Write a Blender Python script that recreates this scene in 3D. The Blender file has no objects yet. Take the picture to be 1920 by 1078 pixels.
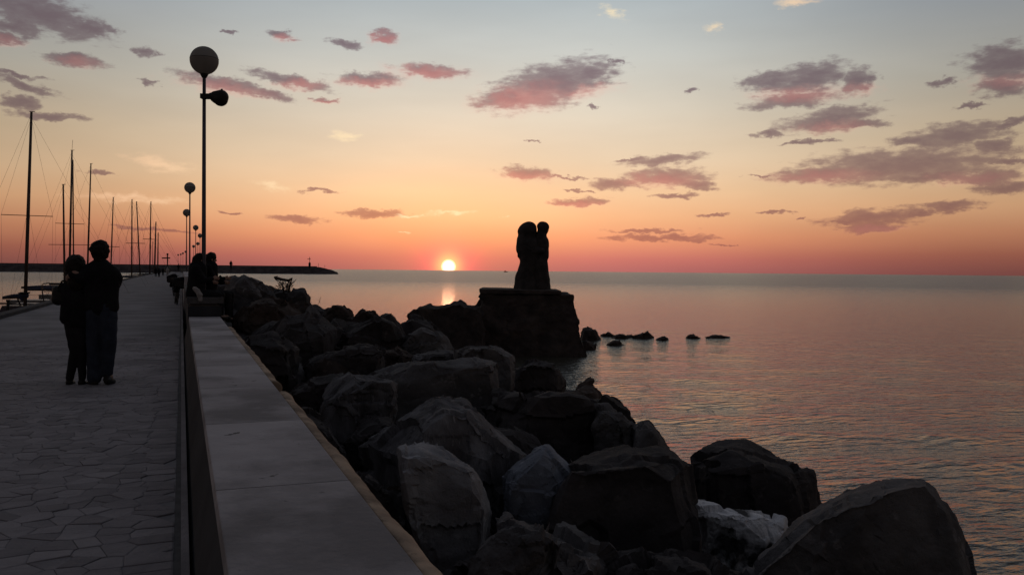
import bpy, bmesh, math, random
from mathutils import Vector, Matrix, noise
import numpy as np
random.seed(7)
SC = bpy.context.scene
COL = SC.collection
R = math.radians

# ------------------------------------------------------------------ camera
F = 1600.0; EYE = 1.48; SEA = -1.92
YAW = math.atan(620/1600.0); PITCH = math.atan(31/1600.0); ROLL = 0.0095
cd = bpy.data.cameras.new("camera"); cam = bpy.data.objects.new("camera", cd); COL.objects.link(cam)
cd.sensor_width = 36; cd.lens = 30.0; cd.clip_start = 0.05; cd.clip_end = 80000
CM = Matrix.Rotation(-YAW, 3, 'Z') @ Matrix.Rotation(math.pi/2-PITCH, 3, 'X') @ Matrix.Rotation(ROLL, 3, 'Z')
cam.matrix_world = Matrix.Translation((0, 0, EYE)) @ CM.to_4x4()
SC.camera = cam
def P(px, py, d):
    """the place seen at a pixel of the photograph, d metres away along the view"""
    return CM @ Vector(((px-960)/F*d, -(py-539)/F*d, -d)) + Vector((0, 0, EYE))
def onz(px, py, z):
    v = P(px, py, 1.0)-Vector((0, 0, EYE)); t = (z-EYE)/v.z
    return Vector((0, 0, EYE))+v*t
def lin(c):
    c = [x/255.0 for x in c]
    return [x/12.92 if x <= .04045 else ((x+.055)/1.055)**2.4 for x in c]

# ------------------------------------------------------------------ world, sun, exposure
def azel(px, py):
    v = (P(px, py, 1.0)-Vector((0, 0, EYE))).normalized()
    return math.degrees(math.atan2(v.x, v.y)), math.degrees(math.asin(v.z))
SUN_AZ, SUN_EL = azel(841, 500)
W = bpy.data.worlds.new("World"); SC.world = W; W.use_nodes = True
nt = W.node_tree; N = nt.nodes; L = nt.links; N.clear()
def nd(t, **k):
    n = N.new(t)
    for a, b in k.items(): setattr(n, a, b)
    return n
def setin(n, i, v):
    if hasattr(v, 'links') or isinstance(v, bpy.types.NodeSocket): L.new(v, n.inputs[i])
    else: n.inputs[i].default_value = v
def mth(op, a, b=None, c=None, clamp=False):
    n = nd('ShaderNodeMath', operation=op, use_clamp=clamp)
    setin(n, 0, a)
    if b is not None: setin(n, 1, b)
    if c is not None: setin(n, 2, c)
    return n.outputs[0]
def mixc(f, a, b, mode='MIX'):
    n = nd('ShaderNodeMix', data_type='RGBA', blend_type=mode)
    setin(n, 0, f)
    for i, v in ((6, a), (7, b)):
        if isinstance(v, bpy.types.NodeSocket): L.new(v, n.inputs[i])
        else: n.inputs[i].default_value = (*v[:3], 1)
    return n.outputs[2]
def sstep(v, a, b, o0=0.0, o1=1.0):
    n = nd('ShaderNodeMapRange', interpolation_type='SMOOTHSTEP'); L.new(v, n.inputs[0])
    n.inputs[1].default_value = a; n.inputs[2].default_value = b
    n.inputs[3].default_value = o0; n.inputs[4].default_value = o1
    return n.outputs[0]
def ramp(v, lo, hi, stops):
    mr = nd('ShaderNodeMapRange'); L.new(v, mr.inputs[0]); mr.inputs[1].default_value = lo; mr.inputs[2].default_value = hi
    r = nd('ShaderNodeValToRGB'); L.new(mr.outputs[0], r.inputs[0]); e = r.color_ramp.elements
    while len(e) > 1: e.remove(e[-1])
    for i, (p, c) in enumerate(stops):
        q = (p-lo)/(hi-lo)
        el = e[0] if i == 0 else e.new(q)
        el.position = q; el.color = (*lin(c), 1)
    return r.outputs[0]
tc = nd('ShaderNodeTexCoord'); sep = nd('ShaderNodeSeparateXYZ'); L.new(tc.outputs['Generated'], sep.inputs[0])
az = mth('MULTIPLY', mth('ARCTAN2', sep.outputs[0], sep.outputs[1]), 180/math.pi)
el = mth('MULTIPLY', mth('ARCSINE', sep.outputs[2]), 180/math.pi)
comb = nd('ShaderNodeCombineXYZ'); L.new(az, comb.inputs[0]); L.new(el, comb.inputs[1]); AE = comb.outputs[0]
# clear-sky colour by height: towards the sunset, and away from it
warm = ramp(el, -2, 90, [(-2, (150, 88, 82)), (0, (180, 106, 103)), (.9, (202, 118, 108)), (2.2, (236, 156, 118)), (3.6, (246, 186, 140)),
      (5.2, (244, 202, 160)), (7.4, (232, 208, 178)), (10.5, (218, 208, 190)), (14, (196, 198, 192)), (18, (170, 181, 186)),
      (26, (144, 153, 162)), (45, (120, 124, 134)), (90, (104, 107, 116))])
cool = ramp(el, -2, 90, [(-2, (90, 58, 58)), (0, (116, 70, 66)), (1.2, (142, 86, 72)), (2.6, (176, 120, 92)), (4.2, (194, 150, 114)),
      (6.0, (192, 162, 130)), (8.5, (178, 158, 132)), (12, (160, 156, 146)), (16, (140, 145, 150)), (26, (124, 129, 138)), (45, (108, 112, 122)), (90, (104, 107, 116))])
dz = mth('ABSOLUTE', mth('SUBTRACT', az, SUN_AZ+3.5))
dz = mth('MINIMUM', dz, mth('SUBTRACT', 360.0, dz))
away = sstep(dz, 4.0, 34.0)
sky = mixc(away, warm, cool)
back = sstep(dz, 30.0, 120.0, 1.0, .42)
vm = nd('ShaderNodeVectorMath', operation='SCALE'); L.new(sky, vm.inputs[0]); L.new(back, vm.inputs[3]); sky = vm.outputs[0]
# broad soft unevenness of the thin high haze
nz0 = nd('ShaderNodeTexNoise'); mp = nd('ShaderNodeMapping'); mp.inputs['Scale'].default_value = (.05, .22, 1); L.new(AE, mp.inputs[0]); L.new(mp.outputs[0], nz0.inputs[0])
nz0.inputs['Scale'].default_value = 1; nz0.inputs['Detail'].default_value = 4
uneven = sstep(nz0.outputs[0], .25, .75, .93, 1.06)
vm = nd('ShaderNodeVectorMath', operation='SCALE'); L.new(sky, vm.inputs[0]); L.new(uneven, vm.inputs[3]); sky = vm.outputs[0]
# cloud noise
def cnoise(sx, sy, detail, seed, rough=.62):
    m = nd('ShaderNodeMapping'); m.inputs['Location'].default_value = (seed, seed*.7, seed); m.inputs['Scale'].default_value = (sx, sy, 1); L.new(AE, m.inputs[0])
    n = nd('ShaderNodeTexNoise'); L.new(m.outputs[0], n.inputs[0]); n.inputs['Scale'].default_value = 1
    n.inputs['Detail'].default_value = detail; n.inputs['Roughness'].default_value = rough
    return n
wn = cnoise(.9, 1.6, 4, 3.1)
wv = nd('ShaderNodeVectorMath', operation='MULTIPLY_ADD'); L.new(wn.outputs['Color'], wv.inputs[0]); wv.inputs[1].default_value = (2.6, 1.0, 0); L.new(AE, wv.inputs[2])
sub = nd('ShaderNodeVectorMath', operation='SUBTRACT'); L.new(wv.outputs[0], sub.inputs[0]); sub.inputs[1].default_value = (1.3, .5, 0)
WP = sub.outputs[0]
def field(ells):
    acc = None
    for e in ells:
        cx, cy, rx, ry = e[:4]; rot = e[4] if len(e) > 4 else 0
        a0, e0 = azel(cx, cy); a1, _ = azel(cx+rx, cy); _, e1 = azel(cx, cy-ry)
        m = nd('ShaderNodeMapping', vector_type='TEXTURE'); src = WP
        L.new(src, m.inputs[0])
        m.inputs['Location'].default_value = (a0, e0, 0); m.inputs['Rotation'].default_value = (0, 0, R(rot))
        m.inputs['Scale'].default_value = (abs(a1-a0)*1.14, abs(e1-e0)*1.16, 1)
        ln = nd('ShaderNodeVectorMath', operation='LENGTH'); L.new(m.outputs[0], ln.inputs[0])
        acc = ln.outputs['Value'] if acc is None else mth('MINIMUM', acc, ln.outputs['Value'])
    return mth('SUBTRACT', 1.0, acc)
clouds = [(1035, 158, 114, 37, 12), (948, 186, 52, 18, 8), (1105, 138, 48, 18, 8), (1155, 118, 13, 5), (1108, 201, 8, 5),
 (1440, 152, 52, 16, 5), (1522, 146, 66, 26, 8), (1485, 190, 82, 14, 3), (1610, 152, 30, 22), (1560, 225, 88, 20, 6), (1440, 250, 28, 7), (1620, 232, 42, 9), (1535, 265, 34, 5),
 (1888, 118, 78, 32, -6), (1882, 163, 52, 18, -8), (1770, 155, 28, 8, 8), (1790, 255, 100, 22, 4), (1865, 272, 46, 16, -5), (1715, 266, 46, 10),
 (1690, 311, 205, 30, 1), (1545, 326, 110, 15, 3), (1850, 332, 62, 15, -3), (1900, 230, 50, 8, 14), (1890, 352, 62, 11), (1782, 386, 56, 11, 2), (1890, 302, 34, 9),
 (1640, 408, 98, 15, 4), (1625, 427, 56, 9), (1725, 400, 32, 7), (1455, 398, 26, 4), (1240, 301, 74, 11, 5), (1252, 332, 78, 17), (1160, 345, 52, 10), (1305, 346, 36, 9), (1272, 368, 45, 5, 2),
 (1086, 378, 52, 7, 4), (988, 323, 48, 11, -5), (1065, 332, 45, 3, -4), (1245, 446, 104, 6), (1210, 434, 76, 4), (1332, 405, 34, 3),
 (560, 412, 48, 7, -3), (700, 400, 56, 7), (430, 400, 28, 3, -8), (810, 133, 60, 12, -2), (692, 149, 58, 12), (540, 151, 76, 11, -9), (420, 157, 82, 13, -6), (500, 176, 52, 10, -14), (613, 190, 22, 4, -4),
 (525, 67, 33, 8, -6), (645, 83, 28, 9, -5), (720, 70, 22, 12, -5), (437, 60, 12, 4), (275, 97, 24, 9, 4), (140, 113, 54, 14, -3), (278, 154, 18, 6, -8),
 (80, 26, 112, 32, -14), (172, 50, 44, 14, -12), (10, 72, 36, 11), (30, 50, 60, 16), (50, 162, 62, 9, -14), (30, 141, 46, 5, -3), (42, 191, 38, 12), (90, 218, 62, 8), (180, 325, 30, 4, -3), (290, 430, 80, 3, -3),
 (1295, 172, 11, 6), (1590, 415, 50, 5, 4), (1500, 410, 12, 3), (1185, 299, 34, 3, 6), (1085, 359, 26, 2), (1430, 330, 30, 2), (1740, 330, 120, 12), (1000, 262, 14, 2), (1360, 460, 24, 2), (600, 358, 30, 3), (1500, 268, 40, 3, 4), (1820, 200, 30, 4, 10)]
pinks = [(980, 188, 85, 24, 6), (1100, 175, 60, 12, 8), (1500, 178, 90, 14), (1620, 168, 34, 10), (1890, 152, 60, 12), (800, 138, 70, 13), (700, 158, 60, 9), (560, 160, 40, 10), (720, 74, 26, 12), (530, 74, 26, 6),
 (420, 168, 80, 14, -6), (613, 192, 26, 5), (1540, 332, 90, 11), (985, 330, 60, 9, -4), (1085, 382, 50, 6), (1240, 340, 60, 14), (1560, 240, 60, 10), (10, 78, 36, 10), (150, 120, 34, 10), (1820, 335, 70, 10), (1640, 430, 50, 6)]
brights = [(650, 256, 25, 8), (845, 400, 42, 4, 3), (770, 405, 28, 3), (305, 308, 56, 13, -8), (505, 347, 30, 7, -8), (948, 404, 10, 2), (754, 436, 11, 2),
 (1335, 55, 14, 9), (1490, 4, 34, 7), (240, 372, 95, 8), (1150, 25, 24, 9, -20)]
cn = cnoise(.95, 2.9, 6, 11.3, .56)
# the same kind of clouds, scattered by noise alone, over the rest of the sky
on_ = cnoise(.11, .34, 5, 40.0, .58)
frm = mth('ABSOLUTE', mth('SUBTRACT', az, math.degrees(YAW)))
outside = mth('MAXIMUM', sstep(frm, 33, 42), sstep(el, 19, 24))
odens = mth('MULTIPLY', sstep(on_.outputs[0], .56, .72), outside)
ccol = ramp(el, 0, 90, [(0, (150, 84, 78)), (2.5, (166, 106, 96)), (5, (152, 110, 106)), (8, (134, 108, 110)), (12, (114, 98, 108)), (18, (102, 92, 106)), (40, (60, 62, 82)), (90, (38, 42, 62))])
cool2 = mixc(mth('MULTIPLY', away, .55), ccol, (.085, .052, .054))
vm = nd('ShaderNodeVectorMath', operation='SCALE'); L.new(cool2, vm.inputs[0]); L.new(back, vm.inputs[3]); ccol0 = vm.outputs[0]
pinkc = mixc(away, lin((228, 132, 124)), lin((160, 104, 102)))
brightc = mixc(away, lin((255, 234, 190)), lin((240, 186, 150)))
nz_c = mth('MULTIPLY', mth('SUBTRACT', cn.outputs[0], .42), 1.35)
nz_p = mth('MULTIPLY', mth('SUBTRACT', wn.outputs[0], .5), .8)
nz_b = mth('MULTIPLY', mth('SUBTRACT', cn.outputs[0], .5), 1.6)
def cloudy(cl, pk, br):
    """sky colour with only the clouds that can reach one patch of the sky"""
    col = sky; thin = None
    if cl:
        dens = mth('ADD', field(cl), nz_c)
        ca = mth('MAXIMUM', mth('MULTIPLY', sstep(dens, -.08, .5), .93), mth('MULTIPLY', odens, .8))
        cc = mixc(mth('MULTIPLY', sstep(dens, 1.1, .1), .22), ccol0, col)
        if pk:
            pa = sstep(mth('ADD', field(pk), nz_p), -.55, 1.0)
            cc = mixc(mth('MULTIPLY', pa, .40), cc, pinkc)
            col = mixc(mth('MULTIPLY', mth('MULTIPLY', pa, sstep(dens, -.7, .2)), .28), col, lin((236, 160, 148)))
        col = mixc(ca, col, cc)
    else:
        col = mixc(mth('MULTIPLY', odens, .8), col, ccol0)
    if br:
        bf = mth('ADD', field(br), nz_b); col = mixc(mth('MULTIPLY', sstep(bf, -.3, 1.2), .75), col, brightc)
    return col
def reach(ells, k):
    out_ = []
    for e in ells:
        cx, cy, rx, ry = e[:4]; t = R(e[4]) if len(e) > 4 else 0
        a0, e0 = azel(cx, cy); hx = math.hypot(rx*math.cos(t), ry*math.sin(t))*.036*k+.7; hy = math.hypot(rx*math.sin(t), ry*math.cos(t))*.036*k+.45
        out_.append((a0-hx, a0+hx, e0-hy, e0+hy, e))
    return out_
RC, RP, RB = reach(clouds, 2.0), reach(pinks, 1.6), reach(brights, 1.8)
def sel(lst, b): return [q for q in lst if q[0] < b[1] and q[1] > b[0] and q[2] < b[3] and q[3] > b[2]]
# sun disc just above the horizon and its red glow
sd = Vector((math.sin(R(SUN_AZ))*math.cos(R(SUN_EL)), math.cos(R(SUN_AZ))*math.cos(R(SUN_EL)), math.sin(R(SUN_EL))))
ddx = mth('SUBTRACT', az, SUN_AZ); ddy = mth('SUBTRACT', el, SUN_EL)
dd = mth('SQRT', mth('ADD', mth('MULTIPLY', ddx, ddx), mth('MULTIPLY', ddy, ddy)))
def gauss(s):
    q = mth('DIVIDE', dd, s); return mth('POWER', 2.71828, mth('MULTIPLY', mth('MULTIPLY', q, q), -1.0))
def addc(base, col, f):
    vm = nd('ShaderNodeVectorMath', operation='SCALE'); vm.inputs[0].default_value = col; L.new(f, vm.inputs[3])
    a = nd('ShaderNodeVectorMath', operation='ADD'); L.new(base, a.inputs[0]); L.new(vm.outputs[0], a.inputs[1]); return a.outputs[0]
z0 = nd('ShaderNodeCombineXYZ')
glow = addc(z0.outputs[0], (.55, .0, .04), gauss(1.9))
glow = addc(glow, (.14, .05, .0), gauss(7.0))
glow = addc(glow, (1.6, .62, .10), gauss(.78))
glow = addc(glow, (2.4, 2.1, 1.3), sstep(dd, .54, .24))
# physical sky underneath, for the light that comes from all round
nis = nd('ShaderNodeTexSky', sky_type='NISHITA'); nis.sun_disc = False; nis.sun_elevation = R(SUN_EL); nis.sun_rotation = R(SUN_AZ); nis.air_density = 1; nis.dust_density = 2
nisv = nd('ShaderNodeVectorMath', operation='SCALE'); L.new(nis.outputs[0], nisv.inputs[0]); nisv.inputs[3].default_value = .02
def shade(cl, pk, br):
    v = cloudy(cl, pk, br)
    for g_ in (glow, nisv.outputs[0]):
        a = nd('ShaderNodeVectorMath', operation='ADD'); L.new(v, a.inputs[0]); L.new(g_, a.inputs[1]); v = a.outputs[0]
    bg = nd('ShaderNodeBackground'); bg.inputs[1].default_value = 1.0; L.new(v, bg.inputs[0]); return bg.outputs[0]
def mixs(f, a, b):
    m = nd('ShaderNodeMixShader'); L.new(f, m.inputs[0]); L.new(a, m.inputs[1]); L.new(b, m.inputs[2]); return m.outputs[0]
def tree(b, depth=0):
    c_, p_, r_ = sel(RC, b), sel(RP, b), sel(RB, b); n_ = len(c_)+len(p_)+len(r_)
    if n_ <= 13 or depth >= 4: return shade([q[4] for q in c_], [q[4] for q in p_], [q[4] for q in r_])
    best = None
    for ax_ in (0, 1):
        lo, hi = b[2*ax_], b[2*ax_+1]
        for q in range(1, 12):
            c = lo+(hi-lo)*q/12; A_ = list(b); B_ = list(b); A_[2*ax_+1] = c; B_[2*ax_] = c
            na = sum(len(sel(l_, A_)) for l_ in (RC, RP, RB)); nb = sum(len(sel(l_, B_)) for l_ in (RC, RP, RB))
            sc_ = (na*na*(c-lo)+nb*nb*(hi-c))/(hi-lo)
            if best is None or sc_ < best[0]: best = (sc_, ax_, c, A_, B_)
    _, ax_, c, A_, B_ = best
    return mixs(mth('GREATER_THAN', (az, el)[ax_], c), tree(A_, depth+1), tree(B_, depth+1))
allr = RC+RP+RB; box_ = [min(q[0] for q in allr), max(q[1] for q in allr), max(-1.0, min(q[2] for q in allr)), max(q[3] for q in allr)]
inb = mth('MULTIPLY', mth('MULTIPLY', mth('GREATER_THAN', az, box_[0]), mth('LESS_THAN', az, box_[1])), mth('MULTIPLY', mth('GREATER_THAN', el, box_[2]), mth('LESS_THAN', el, box_[3])))
surf = mixs(inb, shade([], [], []), tree(box_))
out = nd('ShaderNodeOutputWorld'); L.new(surf, out.inputs[0])

W.cycles.sampling_method = 'MANUAL'; W.cycles.sample_map_resolution = 512

sl = bpy.data.lights.new("sun", 'SUN'); so = bpy.data.objects.new("sun", sl); COL.objects.link(so)
sl.energy = .005; sl.angle = R(.9); sl.color = (1.0, .42, .22)
so.rotation_euler = sd.to_track_quat('Z', 'Y').to_euler()
vs_ = SC.view_settings; vs_.view_transform = 'Standard'; vs_.look = 'None'; vs_.exposure = 0; vs_.gamma = 1
SC.cycles.max_bounces = 5

# ------------------------------------------------------------------ materials
def material(name, col, col2=None, rough=.9, scale=4.0, bump=.3, bscale=20.0, dist=.01, metal=0.0, detail=6, spec=.12, contrast=(.35, .65), stretch=(1, 1, 1), stains=None):
    m = bpy.data.materials.new(name); m.use_nodes = True; t = m.node_tree; b = t.nodes['Principled BSDF']
    b.inputs['Roughness'].default_value = rough; b.inputs['Metallic'].default_value = metal; b.inputs['Specular IOR Level'].default_value = spec
    tcn = t.nodes.new('ShaderNodeTexCoord'); mp_ = t.nodes.new('ShaderNodeMapping'); mp_.inputs['Scale'].default_value = stretch
    oi = t.nodes.new('ShaderNodeObjectInfo'); ad = t.nodes.new('ShaderNodeVectorMath'); ad.operation = 'MULTIPLY_ADD'
    cb = t.nodes.new('ShaderNodeCombineXYZ'); t.links.new(oi.outputs['Random'], cb.inputs[0]); t.links.new(oi.outputs['Random'], cb.inputs[1])
    t.links.new(cb.outputs[0], ad.inputs[0]); ad.inputs[1].default_value = (37, 61, 0); t.links.new(tcn.outputs['Object'], ad.inputs[2])
    t.links.new(ad.outputs[0], mp_.inputs[0])
    n = t.nodes.new('ShaderNodeTexNoise'); n.inputs['Scale'].default_value = scale; n.inputs['Detail'].default_value = detail; t.links.new(mp_.outputs[0], n.inputs[0])
    r = t.nodes.new('ShaderNodeValToRGB'); r.color_ramp.elements[0].position = contrast[0]; r.color_ramp.elements[1].position = contrast[1]
    col2 = col2 or [c*.7 for c in col]
    r.color_ramp.elements[0].color = (*col2, 1); r.color_ramp.elements[1].color = (*col, 1)
    t.links.new(n.outputs[0], r.inputs[0]); colo = r.outputs[0]
    for sc_, lo, hi, sc2 in (stains or ()):
        n3 = t.nodes.new('ShaderNodeTexNoise'); n3.inputs['Scale'].default_value = sc_; n3.inputs['Detail'].default_value = 7; n3.inputs['Roughness'].default_value = .6; t.links.new(mp_.outputs[0], n3.inputs[0])
        r3 = t.nodes.new('ShaderNodeMapRange'); r3.inputs[1].default_value = lo; r3.inputs[2].default_value = hi; t.links.new(n3.outputs[0], r3.inputs[0])
        mm = t.nodes.new('ShaderNodeMix'); mm.data_type = 'RGBA'; t.links.new(r3.outputs[0], mm.inputs[0]); t.links.new(colo, mm.inputs[6]); mm.inputs[7].default_value = (*[c*sc2 for c in col], 1); colo = mm.outputs[2]
    t.links.new(colo, b.inputs['Base Color'])
    if bump:
        n2 = t.nodes.new('ShaderNodeTexNoise'); n2.inputs['Scale'].default_value = bscale; n2.inputs['Detail'].default_value = 8; n2.inputs['Roughness'].default_value = .65; t.links.new(mp_.outputs[0], n2.inputs[0])
        bp = t.nodes.new('ShaderNodeBump'); bp.inputs['Strength'].default_value = bump; bp.inputs['Distance'].default_value = dist
        t.links.new(n2.outputs[0], bp.inputs['Height']); t.links.new(bp.outputs[0], b.inputs['Normal'])
    return m
M = {}
M['stone'] = material('paving_stone', (.25, .222, .232), (.15, .132, .14), scale=1.2, bump=.9, bscale=9, dist=.03, rough=.85)
M['deck'] = material('deck_mortar', (.225, .205, .215), (.135, .125, .132), scale=.8, bump=.8, bscale=5, dist=.03, detail=10)
M['mortar'] = material('dark_mortar', (.09, .085, .088), (.06, .055, .058), scale=8, bump=.6, bscale=40, dist=.01)
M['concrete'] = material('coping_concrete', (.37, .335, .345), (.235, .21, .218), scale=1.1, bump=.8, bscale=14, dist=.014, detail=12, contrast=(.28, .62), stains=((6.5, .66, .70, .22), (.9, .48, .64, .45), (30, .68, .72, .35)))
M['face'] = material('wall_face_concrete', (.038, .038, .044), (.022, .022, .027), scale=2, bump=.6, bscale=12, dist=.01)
M['nose'] = material('weathered_nose', (.36, .26, .19), (.17, .12, .09), scale=3.5, bump=.8, bscale=16, dist=.015, detail=10, stains=((3, .55, .68, .35), (12, .62, .68, .3)))
M['rock'] = material('dark_boulder', (.060, .051, .053), (.028, .024, .025), scale=1.6, bump=1.0, bscale=11, dist=.035, stains=((2.2, .48, .66, .5), (9, .60, .72, 1.3)), detail=12)
M['rock_brown'] = material('brown_boulder', (.072, .053, .047), (.036, .026, .024), scale=1.6, bump=1.0, bscale=11, dist=.035, stains=((2.2, .48, .66, .5), (9, .60, .72, 1.3)), detail=12)
M['rock_pale'] = material('pale_boulder', (.27, .26, .275), (.12, .11, .12), scale=1.8, bump=1.0, bscale=11, dist=.03, stains=((2.2, .48, .66, .5), (9, .60, .72, 1.3)), detail=12, contrast=(.3, .6))
M['rock_blue'] = material('bluish_boulder', (.19, .20, .24), (.10, .105, .13), scale=1.4, bump=1.0, bscale=11, dist=.03, stains=((2.2, .48, .66, .5), (9, .60, .72, 1.3)), detail=12)
M['rock_grey'] = material('grey_boulder', (.125, .114, .118), (.06, .054, .057), scale=1.6, bump=1.0, bscale=11, dist=.035, stains=((2.2, .48, .66, .5), (9, .60, .72, 1.3)), detail=12)
M['rock_strata'] = material('veined_boulder', (.17, .16, .172), (.055, .05, .054), scale=2.0, bump=1.0, bscale=5, dist=.07, stains=((2.2, .48, .66, .5), (9, .60, .72, 1.3)), detail=12, stretch=(2.2, 2.2, .5))
M['rock_patch'] = material('black_and_white_boulder', (.62, .60, .62), (.05, .048, .05), scale=2.6, bump=1.0, bscale=6, dist=.06, detail=8, contrast=(.44, .52))
M['ruin'] = material('old_masonry', (.075, .058, .055), (.035, .028, .028), scale=2, bump=1.0, bscale=5, dist=.08, detail=12)
M['statue'] = material('statue_stone', (.05, .042, .042), (.028, .024, .024), scale=4, bump=.8, bscale=9, dist=.04)
M['mole'] = material('breakwater_rubble', (.08, .062, .062), (.035, .028, .03), scale=.25, bump=1, bscale=.6, dist=.8, detail=8)
M['pole'] = material('lamp_pole_steel', (.10, .09, .11), (.06, .055, .065), rough=.5, scale=3, bump=.15, bscale=60, dist=.001, metal=.4)
M['iron'] = material('dark_fixture', (.035, .03, .03), (.02, .018, .018), rough=.55, scale=6, bump=.2, bscale=60, dist=.002)
M['globe'] = material('dirty_opal_globe', (.34, .33, .32), (.16, .155, .15), rough=.35, scale=3.2, bump=.05, bscale=30, dist=.002, contrast=(.3, .7), stretch=(1, 1, .45))
t_ = M['globe'].node_tree; b_ = t_.nodes['Principled BSDF']; o_ = t_.nodes['Material Output']; tl = t_.nodes.new('ShaderNodeBsdfTranslucent'); tl.inputs[0].default_value = (.64, .60, .57, 1)
mx = t_.nodes.new('ShaderNodeMixShader'); mx.inputs[0].default_value = .72; t_.links.new(b_.outputs[0], mx.inputs[1]); t_.links.new(tl.outputs[0], mx.inputs[2]); t_.links.new(mx.outputs[0], o_.inputs[0])
M['glass'] = material('lens_glass', (.06, .055, .05), rough=.12, bump=0, spec=.6)
M['mast'] = material('mast_aluminium', (.10, .07, .06), (.06, .045, .04), rough=.5, scale=1.5, bump=0)
M['hull_dark'] = material('dark_hull', (.06, .045, .05), (.04, .03, .035), rough=.4, scale=.8, bump=0)
M['hull_pale'] = material('pale_hull', (.22, .20, .20), (.15, .14, .14), rough=.4, scale=.8, bump=0)
M['canvas'] = material('sail_cover', (.05, .05, .08), rough=.9, scale=3, bump=.5, bscale=8, dist=.02)
M['wire'] = material('rigging_wire', (.14, .11, .10), rough=.5, bump=0)
M['skin'] = material('skin', (.30, .19, .15), (.24, .14, .11), rough=.6, scale=8, bump=0)
M['hair'] = material('dark_hair', (.018, .012, .010), (.010, .007, .006), rough=.7, scale=30, bump=1, bscale=40, dist=.02, stretch=(1, 1, .3))
M['black_cloth'] = material('black_jacket_cloth', (.014, .013, .015), (.009, .008, .010), rough=.95, scale=5, bump=1, bscale=7, dist=.03, spec=.1)
M['jeans'] = material('denim', (.032, .038, .055), (.02, .024, .038), rough=.95, scale=9, bump=1, bscale=8, dist=.03, spec=.1)
M['dark_trousers'] = material('dark_trousers_cloth', (.018, .017, .02), (.011, .01, .012), rough=.95, scale=9, bump=1, bscale=8, dist=.03, spec=.1)
M['leather'] = material('dark_leather', (.02, .016, .015), rough=.5, bump=.4, bscale=30, dist=.004)
M['pale_cloth'] = material('pale_canvas_bag', (.34, .31, .30), (.2, .18, .18), rough=.95, scale=5, bump=.6, bscale=12, dist=.01)
M['rubber'] = material('tyre_rubber', (.02, .02, .02), rough=.9, bump=0)
M['wood'] = material('dead_wood', (.07, .05, .04), (.035, .025, .02), scale=8, bump=.8, bscale=20, dist=.01)
# water
def water_mat():
    m = bpy.data.materials.new('sea_water'); m.use_nodes = True; t = m.node_tree; b = t.nodes['Principled BSDF']
    b.inputs['Base Color'].default_value = (.05, .046, .036, 1); b.inputs['IOR'].default_value = 1.33; b.inputs['Roughness'].default_value = .10
    g = t.nodes.new('ShaderNodeNewGeometry'); prev = None
    for sx, sy, dist, st, seed in ((.4, 1.1, .09, .6, 0), (1.9, 4.2, .125, 1.0, 5), (5, 9, .028, .9, 9)):
        mp_ = t.nodes.new('ShaderNodeMapping'); mp_.inputs['Rotation'].default_value = (0, 0, R(20)); mp_.inputs['Scale'].default_value = (sx, sy, 1); mp_.inputs['Location'].default_value = (seed, seed, 0)
        t.links.new(g.outputs['Position'], mp_.inputs[0])
        n = t.nodes.new('ShaderNodeTexNoise'); n.inputs['Scale'].default_value = 1; n.inputs['Detail'].default_value = 4; t.links.new(mp_.outputs[0], n.inputs[0])
        bp = t.nodes.new('ShaderNodeBump'); bp.inputs['Strength'].default_value = st; bp.inputs['Distance'].default_value = dist
        t.links.new(n.outputs[0], bp.inputs['Height'])
        if prev: t.links.new(prev.outputs[0], bp.inputs['Normal'])
        prev = bp
    t.links.new(prev.outputs[0], b.inputs['Normal'])
    ln = t.nodes.new('ShaderNodeVectorMath'); ln.operation = 'LENGTH'; t.links.new(g.outputs['Position'], ln.inputs[0])
    mr = t.nodes.new('ShaderNodeMapRange'); t.links.new(ln.outputs['Value'], mr.inputs[0]); mr.inputs[1].default_value = 15; mr.inputs[2].default_value = 260; mr.inputs[3].default_value = .06; mr.inputs[4].default_value = .30
    t.links.new(mr.outputs[0], b.inputs['Roughness'])
    return m
M['water'] = water_mat()

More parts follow.
